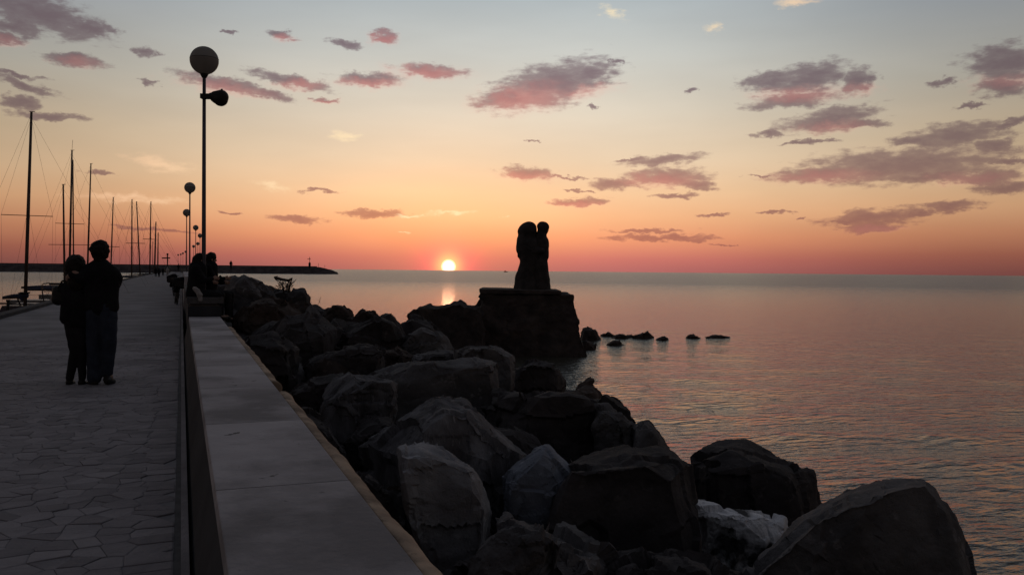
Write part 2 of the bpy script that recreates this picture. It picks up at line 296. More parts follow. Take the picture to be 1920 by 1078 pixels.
# ------------------------------------------------------------------ object helpers
def link(name, me, mat=None, parent=None, smooth=False):
    o = bpy.data.objects.new(name, me); COL.objects.link(o)
    if mat is not None and not me.materials: me.materials.append(M[mat] if isinstance(mat, str) else mat)
    if smooth:
        me.polygons.foreach_set('use_smooth', [True]*len(me.polygons))
    if parent is not None:
        o.parent = parent; o.matrix_parent_inverse = Matrix.Translation(-parent.location)
    return o
def tag(o, label=None, cat=None, group=None, kind=None):
    if label: o['label'] = label
    if cat: o['category'] = cat
    if group: o['group'] = group
    if kind: o['kind'] = kind
    return o
def thing(name, loc, label, cat, group=None):
    o = bpy.data.objects.new(name, None); COL.objects.link(o); o.location = loc; o.empty_display_size = .2
    return tag(o, label, cat, group)
class MB:
    def __init__(s): s.v = []; s.f = []
    def add(s, vs, fs):
        o = len(s.v); s.v += [tuple(v) for v in vs]; s.f += [tuple(i+o for i in f) for f in fs]; return s
    def box(s, a, b, mat=None):
        (x0, y0, z0), (x1, y1, z1) = a, b
        vs = [Vector(p) for p in ((x0, y0, z0), (x1, y0, z0), (x1, y1, z0), (x0, y1, z0), (x0, y0, z1), (x1, y0, z1), (x1, y1, z1), (x0, y1, z1))]
        if mat is not None: vs = [mat @ v for v in vs]
        return s.add(vs, [(3, 2, 1, 0), (4, 5, 6, 7), (0, 1, 5, 4), (1, 2, 6, 5), (2, 3, 7, 6), (3, 0, 4, 7)])
    def tube(s, pts, r, n=8, closed=False):
        pts = [Vector(p) for p in pts]; m = len(pts)
        rs = r if isinstance(r, (list, tuple)) else [r]*m
        rings = []
        for i, p in enumerate(pts):
            if closed: d = pts[(i+1) % m]-pts[i-1]
            else: d = pts[min(i+1, m-1)]-pts[max(i-1, 0)]
            d.normalize(); up = Vector((0, 0, 1)) if abs(d.z) < .9 else Vector((1, 0, 0))
            a = d.cross(up).normalized(); b = d.cross(a)
            rings.append([p+(a*math.cos(2*math.pi*k/n)+b*math.sin(2*math.pi*k/n))*rs[i] for k in range(n)])
        vs = [v for rg in rings for v in rg]; fs = []
        for i in range(m if closed else m-1):
            j = (i+1) % m
            for k in range(n): fs.append((i*n+k, i*n+(k+1) % n, j*n+(k+1) % n, j*n+k))
        if not closed:
            fs.append(tuple(range(n-1, -1, -1))); fs.append(tuple((m-1)*n+k for k in range(n)))
        return s.add(vs, fs)
    def lathe(s, c, prof, n=24, axis=None):
        c = Vector(c); q = Vector((0, 0, 1)).rotation_difference(Vector(axis).normalized()) if axis is not None else None
        vs = []
        for r, z in prof:
            for k in range(n):
                v = Vector((r*math.cos(2*math.pi*k/n), r*math.sin(2*math.pi*k/n), z))
                if q: v = q @ v
                vs.append(c+v)
        fs = []
        for i in range(len(prof)-1):
            for k in range(n): fs.append((i*n+k, i*n+(k+1) % n, (i+1)*n+(k+1) % n, (i+1)*n+k))
        fs.append(tuple(range(n-1, -1, -1))); fs.append(tuple((len(prof)-1)*n+k for k in range(n)))
        return s.add(vs, fs)
    def mesh(s, name='m'):
        me = bpy.data.meshes.new(name); me.from_pydata(s.v, [], s.f); me.update(); return me
    def build(s, name, mat, parent=None, smooth=False): return link(name, s.mesh(name), mat, parent, smooth)
def sphere_prof(r, n=12, a0=-90, a1=90):
    return [(max(r*math.cos(R(a0+(a1-a0)*i/n)), 1e-4), r*math.sin(R(a0+(a1-a0)*i/n))) for i in range(n+1)]

def rough_mesh(bm, Ledge, amp, freq, seed, iters=5, step=0.0, sf=1.1):
    for _ in range(iters):
        es = [e for e in bm.edges if e.calc_length() > Ledge]
        if not es: break
        bmesh.ops.subdivide_edges(bm, edges=es, cuts=1)
        bmesh.ops.triangulate(bm, faces=[f for f in bm.faces if len(f.verts) > 3])
        if len(bm.faces) > 16000: break
    bmesh.ops.smooth_vert(bm, verts=bm.verts, factor=.08, use_axis_x=True, use_axis_y=True, use_axis_z=True)
    bm.normal_update(); off = Vector((seed*13.7, seed*5.1, seed*9.3)); new = []
    for v in bm.verts:
        p = v.co*freq+off
        h = noise.fractal(p, .9, 2.1, 6)*amp
        if step:
            q = v.co*sf*1.7+off; qw = q+noise.noise_vector(q*1.2)*.22
            fl_ = Vector((math.floor(qw.x), math.floor(qw.y), math.floor(qw.z)))+Vector((.5, .5, .5))
            cv = noise.cell_vector(qw)-Vector((.5, .5, .5))
            h += (noise.cell(qw)-.5)*step*.7+cv.dot(qw-fl_)*step*1.6
            q2 = qw*2.1+Vector((7, 3, 1)); f2 = Vector((math.floor(q2.x), math.floor(q2.y), math.floor(q2.z)))+Vector((.5, .5, .5))
            h += (noise.cell_vector(q2)-Vector((.5, .5, .5))).dot(q2-f2)*step*.7
            h -= max(0.0, .05-abs(noise.noise(q*.8)))*step*4
        new.append(v.co+v.normal*h)
    for v, c in zip(bm.verts, new): v.co = c
    bm.normal_update()

# ------------------------------------------------------------------ sea
def make_sea():
    head = YAW; angs = []
    A = np.concatenate([np.linspace(head-R(40), head+R(40), 620), np.linspace(head+R(40), head+2*math.pi-R(40), 42)[1:-1]])
    rr = np.geomspace(4.0, 40000, 420)
    th, rad = np.meshgrid(A, rr); X = rad*np.sin(th); Y = rad*np.cos(th); Z = np.zeros_like(X)
    rg = np.random.RandomState(4); cell = rad*0.0222
    for i in range(70):
        lam = math.exp(rg.uniform(math.log(.35), math.log(3.2))); a = .0022*lam**.55
        di = R(28)+rg.normal(0, .55); k = 2*math.pi/lam
        ph = k*(X*math.sin(di)+Y*math.cos(di))+rg.uniform(0, 6.28)
        fade = np.clip(lam/(cell*2.6)-.6, 0, 1)
        Z += a*fade*np.sin(ph+.6*np.sin(ph*.31+X*.13))
    n, m = X.shape
    co = np.stack([X, Y, Z+SEA], -1).reshape(-1, 3)
    idx = np.arange(n*m).reshape(n, m); nx = np.roll(idx, -1, 1)
    q = np.stack([idx[:-1], nx[:-1], nx[1:], idx[1:]], -1).reshape(-1, 4)[:, ::-1]
    me = bpy.data.meshes.new('sea'); me.from_pydata(co.tolist()+[(0, 0, SEA)], [], q.tolist()+[(int(idx[0][j]), int(idx[0][(j+1) % m]), n*m) for j in range(m)]); me.update()
    o = link('sea', me, 'water', smooth=True); tag(o, kind='structure')
make_sea()

# ------------------------------------------------------------------ pier deck, crazy paving, low wall
def off(y):
    pts = [(-20, 0), (75, 0), (100, .85), (125, 1.75), (165, 2.3), (190, 1.8), (255, .6), (300, .0), (330, -.6)]
    for (a, b), (c, d) in zip(pts, pts[1:]):
        if y <= c: return b+(d-b)*(y-a)/(c-a)
    return pts[-1][1]
def left(y):
    pts = [(-20, -5.0), (60, -5.0), (95, -6.2), (150, -6.6), (330, -5.4)]
    for (a, b), (c, d) in zip(pts, pts[1:]):
        if y <= c: return b+(d-b)*(y-a)/(c-a)
    return pts[-1][1]
ys = [-12, -6, 0, 6, 12, 18, 24, 30, 40, 50, 60, 70, 80, 90, 100, 112, 125, 140, 155, 170, 190, 220, 255, 290, 325]
def strip(mb, ys, prof):
    """prof(y) -> list of (x, z) making a closed outline; lofted along the pier"""
    rings = [[(x, y, z) for x, z in prof(y)] for y in ys]; n = len(rings[0])
    vs = [v for r_ in rings for v in r_]; fs = []
    for i in range(len(ys)-1):
        for k in range(n): fs.append((i*n+k, (i+1)*n+k, (i+1)*n+(k+1) % n, i*n+(k+1) % n))
    fs.append(tuple(range(n))); fs.append(tuple((len(ys)-1)*n+k for k in range(n-1, -1, -1)))
    return mb.add(vs, fs)
deck = strip(MB(), ys, lambda y: [(left(y), -.0055), (.03+off(y), -.0055), (.03+off(y), -3.2), (left(y)-.3, -3.2)]).build('pavement', 'deck')
tag(deck, kind='structure')
bm = bmesh.new(); bm.from_mesh(deck.data); bmesh.ops.recalc_face_normals(bm, faces=bm.faces); bm.to_mesh(deck.data); bm.free()
kb = strip(MB(), ys, lambda y: [(left(y)-.05, -.2), (left(y)-.05, .10), (left(y)+.28, .10), (left(y)+.30, -.2)]).build('quay_kerb', 'face')
tag(kb, kind='structure')
bm = bmesh.new(); bm.from_mesh(kb.data); bmesh.ops.recalc_face_normals(bm, faces=bm.faces); bm.to_mesh(kb.data); bm.free()
gut = MB().box((-.035, 1.0, -.03), (.0, 60, -.004)).build('drain_joint', 'mortar', deck)
edg = MB().box((.0, 1.0, -.03), (.040, 60, .012)).build('edging_strip', 'stone', deck)

def clip(poly, px, py, nx, ny):
    out_ = []
    for i in range(len(poly)):
        a = poly[i]; b = poly[(i+1) % len(poly)]
        da = (a[0]-px)*nx+(a[1]-py)*ny; db = (b[0]-px)*nx+(b[1]-py)*ny
        if da <= 0: out_.append(a)
        if (da < 0 < db) or (db < 0 < da):
            t = da/(da-db); out_.append((a[0]+(b[0]-a[0])*t, a[1]+(b[1]-a[1])*t))
    return out_
def paving():
    rg = random.Random(3); S = .16; seeds = {}; edge = -.038
    x0, y0 = -4.72, 2.9; NX = int(4.70/S); NY = int(17.0/S)
    for i in range(-1, NX+1):
        for j in range(-1, NY+1):
            seeds[i, j] = (x0+(i+.5+rg.uniform(-.47, .47))*S if i < NX-1 else x0+(i+.5+rg.uniform(-.15, .1))*S, y0+(j+.5+rg.uniform(-.47, .47))*S)
    cells = []
    for i in range(NX):
        for j in range(NY):
            c = seeds[i, j]; poly = [(c[0]-.5, c[1]-.5), (c[0]+.5, c[1]-.5), (c[0]+.5, c[1]+.5), (c[0]-.5, c[1]+.5)]
            for a in (-2, -1, 0, 1, 2):
                for b in (-2, -1, 0, 1, 2):
                    q = seeds.get((i+a, j+b))
                    if (a or b) and q:
                        dx, dy = q[0]-c[0], q[1]-c[1]; l = math.hypot(dx, dy)
                        if l < 1e-6: continue
                        dx /= l; dy /= l
                        poly = clip(poly, (c[0]+q[0])/2-dx*.0020, (c[1]+q[1])/2-dy*.0020, dx, dy)
                        if len(poly) < 3: break
                if len(poly) < 3: break
            if len(poly) < 3: continue
            poly = clip(poly, edge, 0, 1, 0) if i < NX-1 else [((edge if p[0] > c[0]+.3*S else p[0]), p[1]) for p in poly]
            if len(poly) < 3: continue
            cells.append((c, poly))
    def vis(c):
        v = CM.transposed() @ (Vector((c[0], c[1], 0))-Vector((0, 0, EYE)))
        if v.z > -.5: return None
        px = 960+F*v.x/-v.z; py = 539-F*v.y/-v.z
        return (-v.z) if -20 < px < 360 and py < 1100 else None
    lst = [(vis(c), c, p) for c, p in cells]
    seen = sorted([q for q in lst if q[0]], key=lambda q: q[0]); rest = [q for q in lst if not q[0]]
    def geo(mb, c, poly, rel=False):
        top = rg.uniform(-.002, .004); tx, ty = rg.uniform(-.02, .02), rg.uniform(-.02, .02)
        ox, oy = (c if rel else (0, 0)); n = len(poly)
        hz = lambda x, y: top+(x-c[0])*tx+(y-c[1])*ty
        lo = [(x-ox, y-oy, -.03) for x, y in poly]
        mid = [(x-ox, y-oy, hz(x, y)-.0025) for x, y in poly]
        inn = [(c[0]+(x-c[0])*.93-ox, c[1]+(y-c[1])*.93-oy, hz(x, y)) for x, y in poly]
        fs = [(k, (k+1) % n, n+(k+1) % n, n+k) for k in range(n)]+[(n+k, n+(k+1) % n, 2*n+(k+1) % n, 2*n+k) for k in range(n)]+[tuple(2*n+k for k in range(n))]
        mb.add(lo+mid+inn, fs)
    for d, c, p in seen[:300]:
        mb = MB(); geo(mb, c, p, True); o = mb.build('paving_stone', 'stone', deck); o.matrix_parent_inverse = Matrix(); o.location = (c[0], c[1], 0)
    mb = MB()
    for d, c, p in seen[300:]+rest: geo(mb, c, p)
    tag(mb.build('paving_stones', 'stone', deck), kind='stuff')
paving()

# low wall: body, separate coping slabs, weathered rounded nose along the sea edge
WT = .45
wall = thing('low_wall', (.5, 6, 0), 'long low concrete sea wall with pale coping slabs beside the paved promenade', 'wall')
def wmesh(name, mat, y0, y1, prof, n=1, bev=0.0, smooth=False, jitter=0.0, seg=0):
    yl = [y0+(y1-y0)*i/n for i in range(n+1)]
    mb = strip(MB(), yl, prof); me = mb.mesh(name); bm = bmesh.new(); bm.from_mesh(me)
    bmesh.ops.recalc_face_normals(bm, faces=bm.faces)
    if bev: bmesh.ops.bevel(bm, geom=[e for e in bm.edges if abs((e.verts[0].co-e.verts[1].co).normalized().y) < .5 or n == 1], offset=bev, segments=2, affect='EDGES', profile=.6)
    if jitter: rough_mesh(bm, seg, jitter, 3.0, 5.0, 4)
    bm.to_mesh(me); bm.free(); return link(name, me, mat, wall, smooth)
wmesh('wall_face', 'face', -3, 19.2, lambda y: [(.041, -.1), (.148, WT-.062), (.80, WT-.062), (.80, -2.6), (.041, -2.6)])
e0 = 3.89/.9325
k = 0; y = e0-1.785*3
while y < 19.1:
    y1 = min(y+1.785, 19.17)
    o = wmesh('coping_slab', 'concrete', y+.006, y1-.006, lambda q: [(.142, WT-.06), (.150, WT-.002), (.158, WT), (.768, WT+random.uniform(-.002, .001)), (.768, WT-.06)], 1, .004)
    y += 1.785
def noseprof(s=1.0, h=0.0):
    pts = [(.772, -.25), (.772, WT-.006+h)]
    for i in range(6):
        a = R(90-18*i); pts.append((.80+.068*s*math.cos(a), WT-.075+h+.068*math.sin(a)))
    return lambda q: pts+[(.80+.06*s, -.25)]
wmesh('coping_nose', 'nose', -2, 7.42, noseprof(), 40, 0, True, .013, .04)
wmesh('coping_nose', 'nose', 8.07, 16.0, noseprof(), 40, 0, True, .016, .05)
wmesh('broken_nose', 'mortar', 7.42, 8.07, lambda q: [(.772, -.5), (.772, WT-.30), (.84, WT-.38), (.84, -.5)], 6, 0, True, .014, .05)
wmesh('broken_nose', 'mortar', 16.0, 19.2, lambda q: [(.772, -.25), (.772, WT-.10), (.84, WT-.14), (.84, -.25)], 12, 0, True, .014, .06)
# first raised stretch (a plinth carrying a thick slab, with a shadow gap) and the next step beyond it
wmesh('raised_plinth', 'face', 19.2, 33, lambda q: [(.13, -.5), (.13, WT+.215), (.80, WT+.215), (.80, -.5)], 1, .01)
wmesh('shadow_gap', 'mortar', 19.26, 33, lambda q: [(.17, WT+.215), (.17, WT+.275), (.76, WT+.275), (.76, WT+.215)])
y = 19.18
while y < 32.5:
    wmesh('seat_slab', 'mortar', y, min(y+2.3, 32.9)-.01, lambda q: [(.11, WT+.275), (.11, WT+.41), (.84, WT+.41), (.84, WT+.275)], 1, .008); y += 2.3
wmesh('upper_wall', 'concrete', 33, 75, lambda q: [(.06, -.5), (.11, 1.16), (.86, 1.16), (.86, -1)], 4)
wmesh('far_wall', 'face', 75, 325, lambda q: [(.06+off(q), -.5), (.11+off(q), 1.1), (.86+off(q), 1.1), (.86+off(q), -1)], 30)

# ------------------------------------------------------------------ boulders
rk = [0]
def boulder(poly, d, t, mat, label, sink=0, chips=4, group=None, amp=.03, ext=None, name='boulder', cat='boulder', front=.62, up=0.0, top=.0):
    rk[0] += 1; rg = random.Random(rk[0]*17+3)
    cx = sum(p[0] for p in poly)/len(poly); cy = sum(p[1] for p in poly)/len(poly)
    sz = max(p[0] for p in poly)-min(p[0] for p in poly); q = []
    for (x0, y0), (x1, y1) in zip(poly, poly[1:]+poly[:1]):
        q.append((x0, y0)); f = rg.uniform(.3, .7); k = rg.uniform(-.004, .016)*sz
        xm, ym = x0+(x1-x0)*f, y0+(y1-y0)*f; l = math.hypot(xm-cx, ym-cy)+1; q.append((xm+(xm-cx)/l*k, ym+(ym-cy)/l*k))
    pts = [P(x, y, d+rg.uniform(-.12, .12)*t) for x, y in q]
    for x, y in poly:
        f = front+.12+rg.uniform(-.24, .12); g = .72+rg.uniform(-.1, .06)
        pts.append(P(cx+(x-cx)*f, cy+(y-cy)*f+up, d-t*.5*rg.uniform(.75, 1.1)))
        pts.append(P(cx+(x-cx)*g, cy+(y-cy)*g+4, d+t*.5*rg.uniform(.8, 1.15)))
    w = (max(p[0] for p in poly)-min(p[0] for p in poly)); h = (max(p[1] for p in poly)-min(p[1] for p in poly)); size = (w+h)/2/F*d
    low = max(p[1] for p in poly)
    for x, y in poly:
        if y > cy and low > cy+12 and d < 30: pts.append(P(x*.9+cx*.1, y, d+t*.1)-Vector((0, 0, size*.45))); pts.append(P(x*.7+cx*.3, y, d-t*.42)-Vector((0, 0, size*.5)))
    if sink:
        for x, y in poly:
            for o_ in (-.5, .5): pts.append(P(cx+(x-cx)*1.08, low, d+o_*t*.9)-Vector((0, 0, sink)))
    bm = bmesh.new(); vs = [bm.verts.new(p) for p in pts]
    r = bmesh.ops.convex_hull(bm, input=vs)
    bmesh.ops.delete(bm, geom=list({g for g in r['geom_interior']+r['geom_unused'] if isinstance(g, bmesh.types.BMVert)}), context='VERTS')
    # knock off a few corners with flat fracture planes
    c0 = sum((v.co for v in bm.verts), Vector())/len(bm.verts)
    for _ in range(chips):
        n_ = Vector((rg.uniform(-1, 1), rg.uniform(-1, .4), rg.uniform(-.2, 1))).normalized(); far = max((v.co-c0).dot(n_) for v in bm.verts)
        res = bmesh.ops.bisect_plane(bm, geom=bm.verts[:]+bm.edges[:]+bm.faces[:], plane_co=c0+n_*far*rg.uniform(.88, .95), plane_no=n_, clear_outer=True)
        ed = [g for g in res['geom_cut'] if isinstance(g, bmesh.types.BMEdge)]
        if ed: bmesh.ops.contextual_create(bm, geom=ed)
    c = sum((v.co for v in bm.verts), Vector())/len(bm.verts)
    for v in bm.verts: v.co -= c
    bmesh.ops.triangulate(bm, faces=bm.faces)
    rough_mesh(bm, max(d*6/F, size/44), size*max(amp, .022)*1.7, 1.9/size, rk[0]*1.31, 7, size*amp*2.4, 1.2/size)
    me = bpy.data.meshes.new(name); bm.to_mesh(me); bm.free()
    o = link(name, me, mat, smooth=True); o.location = c; me.set_sharp_from_angle(angle=R(24))
    return tag(o, label, cat, group)
B = boulder
B([(1385, 1090), (1480, 1010), (1545, 965), (1610, 925), (1660, 903), (1735, 908), (1785, 955), (1812, 1010), (1840, 1078), (1860, 1230), (1360, 1230)], 6.6, 2.2, 'rock_grey', 'huge smooth grey boulder in the bottom right corner against the water', amp=.014, front=.82, chips=1)
B([(1300, 860), (1345, 840), (1400, 832), (1428, 850), (1500, 872), (1524, 888), (1522, 940), (1548, 965), (1500, 1030), (1400, 1030), (1305, 960)], 10.2, 2.0, 'rock', 'black rounded boulder at the water behind the huge corner boulder', amp=.022)
B([(1296, 938), (1345, 946), (1400, 972), (1470, 966), (1472, 1020), (1425, 1070), (1370, 1060), (1305, 1000)], 8.4, 1.0, 'rock_patch', 'black and white blotched boulder between the dark slab and corner boulder', amp=.03)
B([(1055, 868), (1110, 852), (1200, 850), (1265, 855), (1302, 870), (1308, 1000), (1312, 1180), (1000, 1180), (1000, 1020), (1050, 930)], 7.6, 1.8, 'rock', 'large squarish dark slab in the lower middle of the rocks', amp=.02, front=.8, chips=2)
B([(950, 882), (990, 858), (1025, 832), (1045, 868), (1074, 888), (1050, 925), (1030, 975), (970, 1000), (942, 950), (942, 905)], 7.3, .9, 'rock_blue', 'small bluish boulder with a pointed top beside the large pale boulder', amp=.02, front=.66)
B([(745, 838), (790, 822), (842, 840), (890, 875), (915, 918), (927, 962), (900, 1000), (850, 1040), (790, 1025), (765, 980), (755, 900)], 6.7, 1.3, 'rock_pale', 'large pale grey boulder with an overhanging dark lower edge beside the sea wall', amp=.018, front=.72, chips=3)
B([(672, 838), (740, 790), (800, 742), (868, 738), (895, 790), (940, 815), (998, 852), (960, 880), (880, 930), (770, 990), (700, 930)], 8.3, 1.7, 'rock_strata', 'broad peaked boulder with upright veins behind the large pale boulder', amp=.025)
B([(880, 752), (960, 730), (1060, 735), (1100, 742), (1155, 762), (1190, 795), (1185, 865), (1060, 885), (980, 850), (900, 800)], 10.6, 1.8, 'rock', 'wide black boulder lying below the pointed rock near the water', amp=.03)
B([(1060, 738), (1108, 710), (1126, 730), (1142, 762), (1105, 800), (1055, 785)], 11.6, 1.2, 'rock_brown', 'pointed dark rock sticking up against the water right of the inlet', amp=.03)
B([(1095, 775), (1130, 758), (1165, 775), (1192, 802), (1196, 868), (1105, 868)], 9.9, 1.2, 'rock_grey', 'boulder with a lighter top just below the pointed rock', amp=.045)
B([(1186, 802), (1205, 786), (1224, 789), (1246, 820), (1264, 858), (1252, 900), (1180, 900)], 9.4, 1.0, 'rock_grey', 'small thumb shaped boulder standing at the water above the dark slab', amp=.02)
B([(835, 1045), (950, 970), (1000, 988), (1060, 990), (1140, 1020), (1172, 1078), (1190, 1200), (840, 1200)], 5.7, 1.4, 'rock_grey', 'dark rugged boulder at the bottom edge below the bluish boulder', amp=.045)
B([(1120, 1060), (1220, 1030), (1330, 1055), (1400, 1090), (1420, 1220), (1110, 1220)], 5.9, 1.6, 'rock', 'black boulder at the bottom edge under the blotched boulder', amp=.04)
B([(685, 705), (760, 680), (880, 664), (936, 678), (945, 705), (942, 732), (850, 745), (740, 755), (695, 740)], 12.4, 1.8, 'rock_grey', 'long flat grey slab lying across the middle of the rocks', amp=.016, front=.75)
B([(848, 656), (880, 644), (930, 648), (965, 664), (974, 700), (960, 740), (900, 735), (855, 700)], 14.2, 1.6, 'rock_grey', 'round topped grey boulder behind the long flat slab, facing the statue', amp=.025)
B([(590, 790), (600, 745), (622, 714), (660, 690), (712, 698), (748, 718), (742, 750), (690, 790), (640, 815)], 10.2, 1.3, 'rock_strata', 'pale boulder with diagonal veins close to the gap in the wall edge', amp=.028, front=.7)
B([(530, 738), (575, 708), (650, 694), (620, 745), (605, 800), (560, 790)], 11.4, 1.2, 'rock', 'dark boulder wedged between the wall edge and the diagonally veined boulder', amp=.03)
B([(698, 656), (738, 648), (776, 668), (772, 700), (730, 712), (698, 695)], 14.6, .9, 'rock_brown', 'rusty brown boulder on top of the middle rocks', amp=.03)
B([(565, 690), (618, 655), (690, 643), (722, 655), (718, 700), (640, 715), (580, 725)], 13.6, 1.6, 'rock', 'wide dark boulder left of the rusty brown boulder', amp=.03)
B([(612, 652), (650, 602), (700, 590), (742, 602), (778, 645), (740, 672), (660, 675)], 17.6, 1.8, 'rock', 'big dome shaped dark boulder above the rusty brown boulder', amp=.03)
B([(742, 650), (790, 614), (828, 622), (856, 655), (810, 680)], 17.2, 1.2, 'rock_grey', 'low grey boulder with a rounded top below the ruined ledge', amp=.03)
B([(770, 668), (815, 655), (858, 662), (862, 690), (800, 700), (768, 690)], 15.2, 1.2, 'rock_grey', 'flat grey boulder above the long flat slab', amp=.03)
B([(480, 640), (530, 590), (590, 588), (640, 620), (620, 665), (540, 690), (490, 675)], 16.5, 1.9, 'rock', 'large dark boulder a little way beyond the wall edge, below the bush', amp=.03)
B([(448, 640), (510, 622), (562, 655), (560, 712), (520, 735), (470, 690)], 13.2, 1.3, 'rock', 'black boulder tucked against the outer wall edge', amp=.035)
B([(436, 600), (470, 562), (530, 560), (560, 590), (530, 635), (460, 640)], 19.0, 1.5, 'rock_brown', 'dark boulder just right of the seated couple\'s legs', amp=.03)
B([(412, 560), (430, 520), (458, 511), (500, 535), (520, 565), (470, 590), (420, 585)], 24.0, 1.8, 'rock_grey', 'high grey boulder level with the seated couple', amp=.03)
B([(470, 540), (482, 527), (512, 538), (528, 555), (480, 570)], 26.5, 1.2, 'rock_brown', 'small peaked boulder on the skyline left of the dry bush', amp=.03)
B([(495, 555), (525, 541), (556, 545), (560, 580), (500, 585)], 25.0, 1.4, 'rock', 'boulder under the dry bush on the skyline', amp=.03)
B([(536, 560), (548, 542), (572, 541), (584, 556), (580, 580), (545, 590)], 24.0, 1.1, 'rock', 'round boulder on the skyline right beside the dry bush', amp=.03)
B([(555, 585), (590, 572), (618, 586), (612, 620), (560, 615)], 22.4, 1.2, 'rock', 'low skyline boulder right of the round one', amp=.03)
B([(598, 588), (624, 571), (646, 572), (664, 590), (650, 615), (605, 615)], 21.8, 1.2, 'rock_brown', 'lumpy brown skyline boulder midway between bush and ruined ledge', amp=.04)
B([(650, 598), (680, 579), (702, 583), (718, 598), (705, 618), (660, 620)], 21.2, 1.1, 'rock_brown', 'brown skyline boulder with a knobbly top next to the lumpy one', amp=.04)
B([(706, 598), (718, 590), (735, 586), (742, 600), (762, 622), (720, 632)], 20.6, 1.0, 'rock', 'square cornered dark boulder where the skyline rocks dip to the water', amp=.03)
B([(745, 610), (770, 592), (800, 600), (830, 625), (780, 645), (745, 635)], 22.5, 1.4, 'rock', 'dark boulder low in front of the ruined ledge', amp=.03)
B([(960, 690), (1000, 672), (1050, 690), (1062, 715), (1000, 735), (955, 722)], 19.0, 1.6, 'rock', 'black wet boulder in the dark inlet below the statue pedestal', amp=.03)
B([(640, 830), (690, 780), (740, 775), (750, 820), (700, 880), (655, 880)], 9.3, 1.2, 'rock', 'black boulder under the left flank of the broad peaked boulder', amp=.03)
B([(900, 800), (960, 795), (1040, 850), (1010, 890), (940, 880)], 9.0, 1.0, 'rock', 'dark sloping boulder behind the bluish pointed boulder', amp=.03)
B([(560, 760), (605, 790), (650, 850), (640, 920), (590, 860)], 8.6, 1.0, 'rock', 'black boulder against the rounded wall edge below the diagonally veined boulder', amp=.03)
B([(655, 870), (720, 900), (775, 1000), (760, 1080), (700, 1000), (660, 930)], 6.8, 1.0, 'rock', 'black boulder down in the crack between wall edge and large pale boulder', amp=.03)
# stones of the rocky islet tail running out from the pedestal
B([(1086, 632), (1092, 615), (1104, 610), (1118, 617), (1128, 630), (1110, 638)], 43, 1.6, 'ruin', 'largest sea rock right beside the statue pedestal', amp=.03, sink=.8)
B([(1080, 655), (1086, 640), (1100, 637), (1120, 646), (1119, 656), (1090, 664)], 38, 1.8, 'ruin', 'low jagged rock at the foot of the statue pedestal', amp=.05, sink=.8)
for cx, cy, w, h, d, s in ((1140, 627, 26, 5, 44.5, 'thin flat sea rock just right of the largest sea rock'), (1163, 631, 30, 8, 43.5, 'low humped sea rock, second in the row from the pedestal'),
        (1206, 631, 42, 14, 43.0, 'biggest humped rock in the middle of the row in the water'), (1241, 634, 20, 8, 42.6, 'small round sea rock right of the biggest humped one'),
        (1345, 630, 46, 2, 43.5, 'barely awash flat rock trailing beyond the outermost sea rock'), (1182, 629, 26, 3, 43.5, 'thin awash rock filling the gap between the low humped and biggest sea rocks'), (1299, 631, 26, 7, 43.5, 'outermost small sea rock at the far right of the row'), (1153, 644, 30, 9, 39.5, 'small sea rock nearer the viewer than the row')):
    d = 5440/(cy+2.5-510-(cx-1170)*.0095)
    B([(cx-w/2-3, cy+2), (cx-w*.36, cy-h*.05), (cx-w*.12, cy-h*.5), (cx+w*.16, cy-h*.62), (cx+w*.36, cy-h*.15), (cx+w/2+4, cy+2)], d, 1.2, 'ruin', s, amp=.05, sink=.8)

# bed of smaller rocks under and between the big ones
def hill(X, Y):
    s = .19 if Y < 8 else .19+.06*min((Y-8)/14, 1)
    base = (-.35 if Y < 8 else -.35+1.25*min((Y-8)/14, 1))
    return base-(X-.9)*s
bedm = bmesh.new(); gx = [.82+.45*i for i in range(34)]; gy = [-6+.6*j for j in range(60)]+[30+3*j for j in range(100)]
grid = [[bedm.verts.new((x+(off(y) if y > 75 else 0), y, max(hill(x, y)-.55, -3.2)+noise.noise(Vector((x*.9, y*.9, 1)))*.25)) for x in gx] for y in gy]
for j in range(len(gy)-1):
    for i in range(len(gx)-1): bedm.faces.new((grid[j][i], grid[j][i+1], grid[j+1][i+1], grid[j+1][i]))
me = bpy.data.meshes.new('rock_bed'); bedm.to_mesh(me); bedm.free(); o = link('rubble_slope', me, 'rock', smooth=True); tag(o, kind='structure')
protos = []
for i in range(7):
    rg = random.Random(100+i); bm = bmesh.new()
    vs = [bm.verts.new(Vector((rg.gauss(0, 1), rg.gauss(0, 1), rg.gauss(0, .8))).normalized()*rg.uniform(.36, .66)) for _ in range(13)]
    r = bmesh.ops.convex_hull(bm, input=vs); bmesh.ops.delete(bm, geom=list({g for g in r['geom_interior']+r['geom_unused'] if isinstance(g, bmesh.types.BMVert)}), context='VERTS')
    bmesh.ops.triangulate(bm, faces=bm.faces); rough_mesh(bm, .06, .045, 2.2, i+20, 5, .05, 1.4)
    me = bpy.data.meshes.new('boulder'); bm.to_mesh(me); bm.free()
    for ml in ('rock', 'rock_brown', 'rock_grey'):
        m2 = me.copy(); m2.materials.append(M[ml]); m2.polygons.foreach_set('use_smooth', [True]*len(m2.polygons)); m2.set_sharp_from_angle(angle=R(26)); protos.append(m2)
rg = random.Random(42)
zones = [(-3, 6, 40, 'dark rubble stone low among the nearest boulders beside the wall', 'rubble stones among the nearest boulders'),
         (6, 16, 64, 'dark rubble stone low between the middle boulders of the slope', 'rubble stones between the middle boulders'),
         (16, 28, 64, 'dark rubble stone on the slope past the seated couple', 'rubble stones past the seated couple'),
         (28, 120, 80, 'dark far rubble stone along the outer foot of the distant wall', 'rubble stones at the foot of the distant wall')]
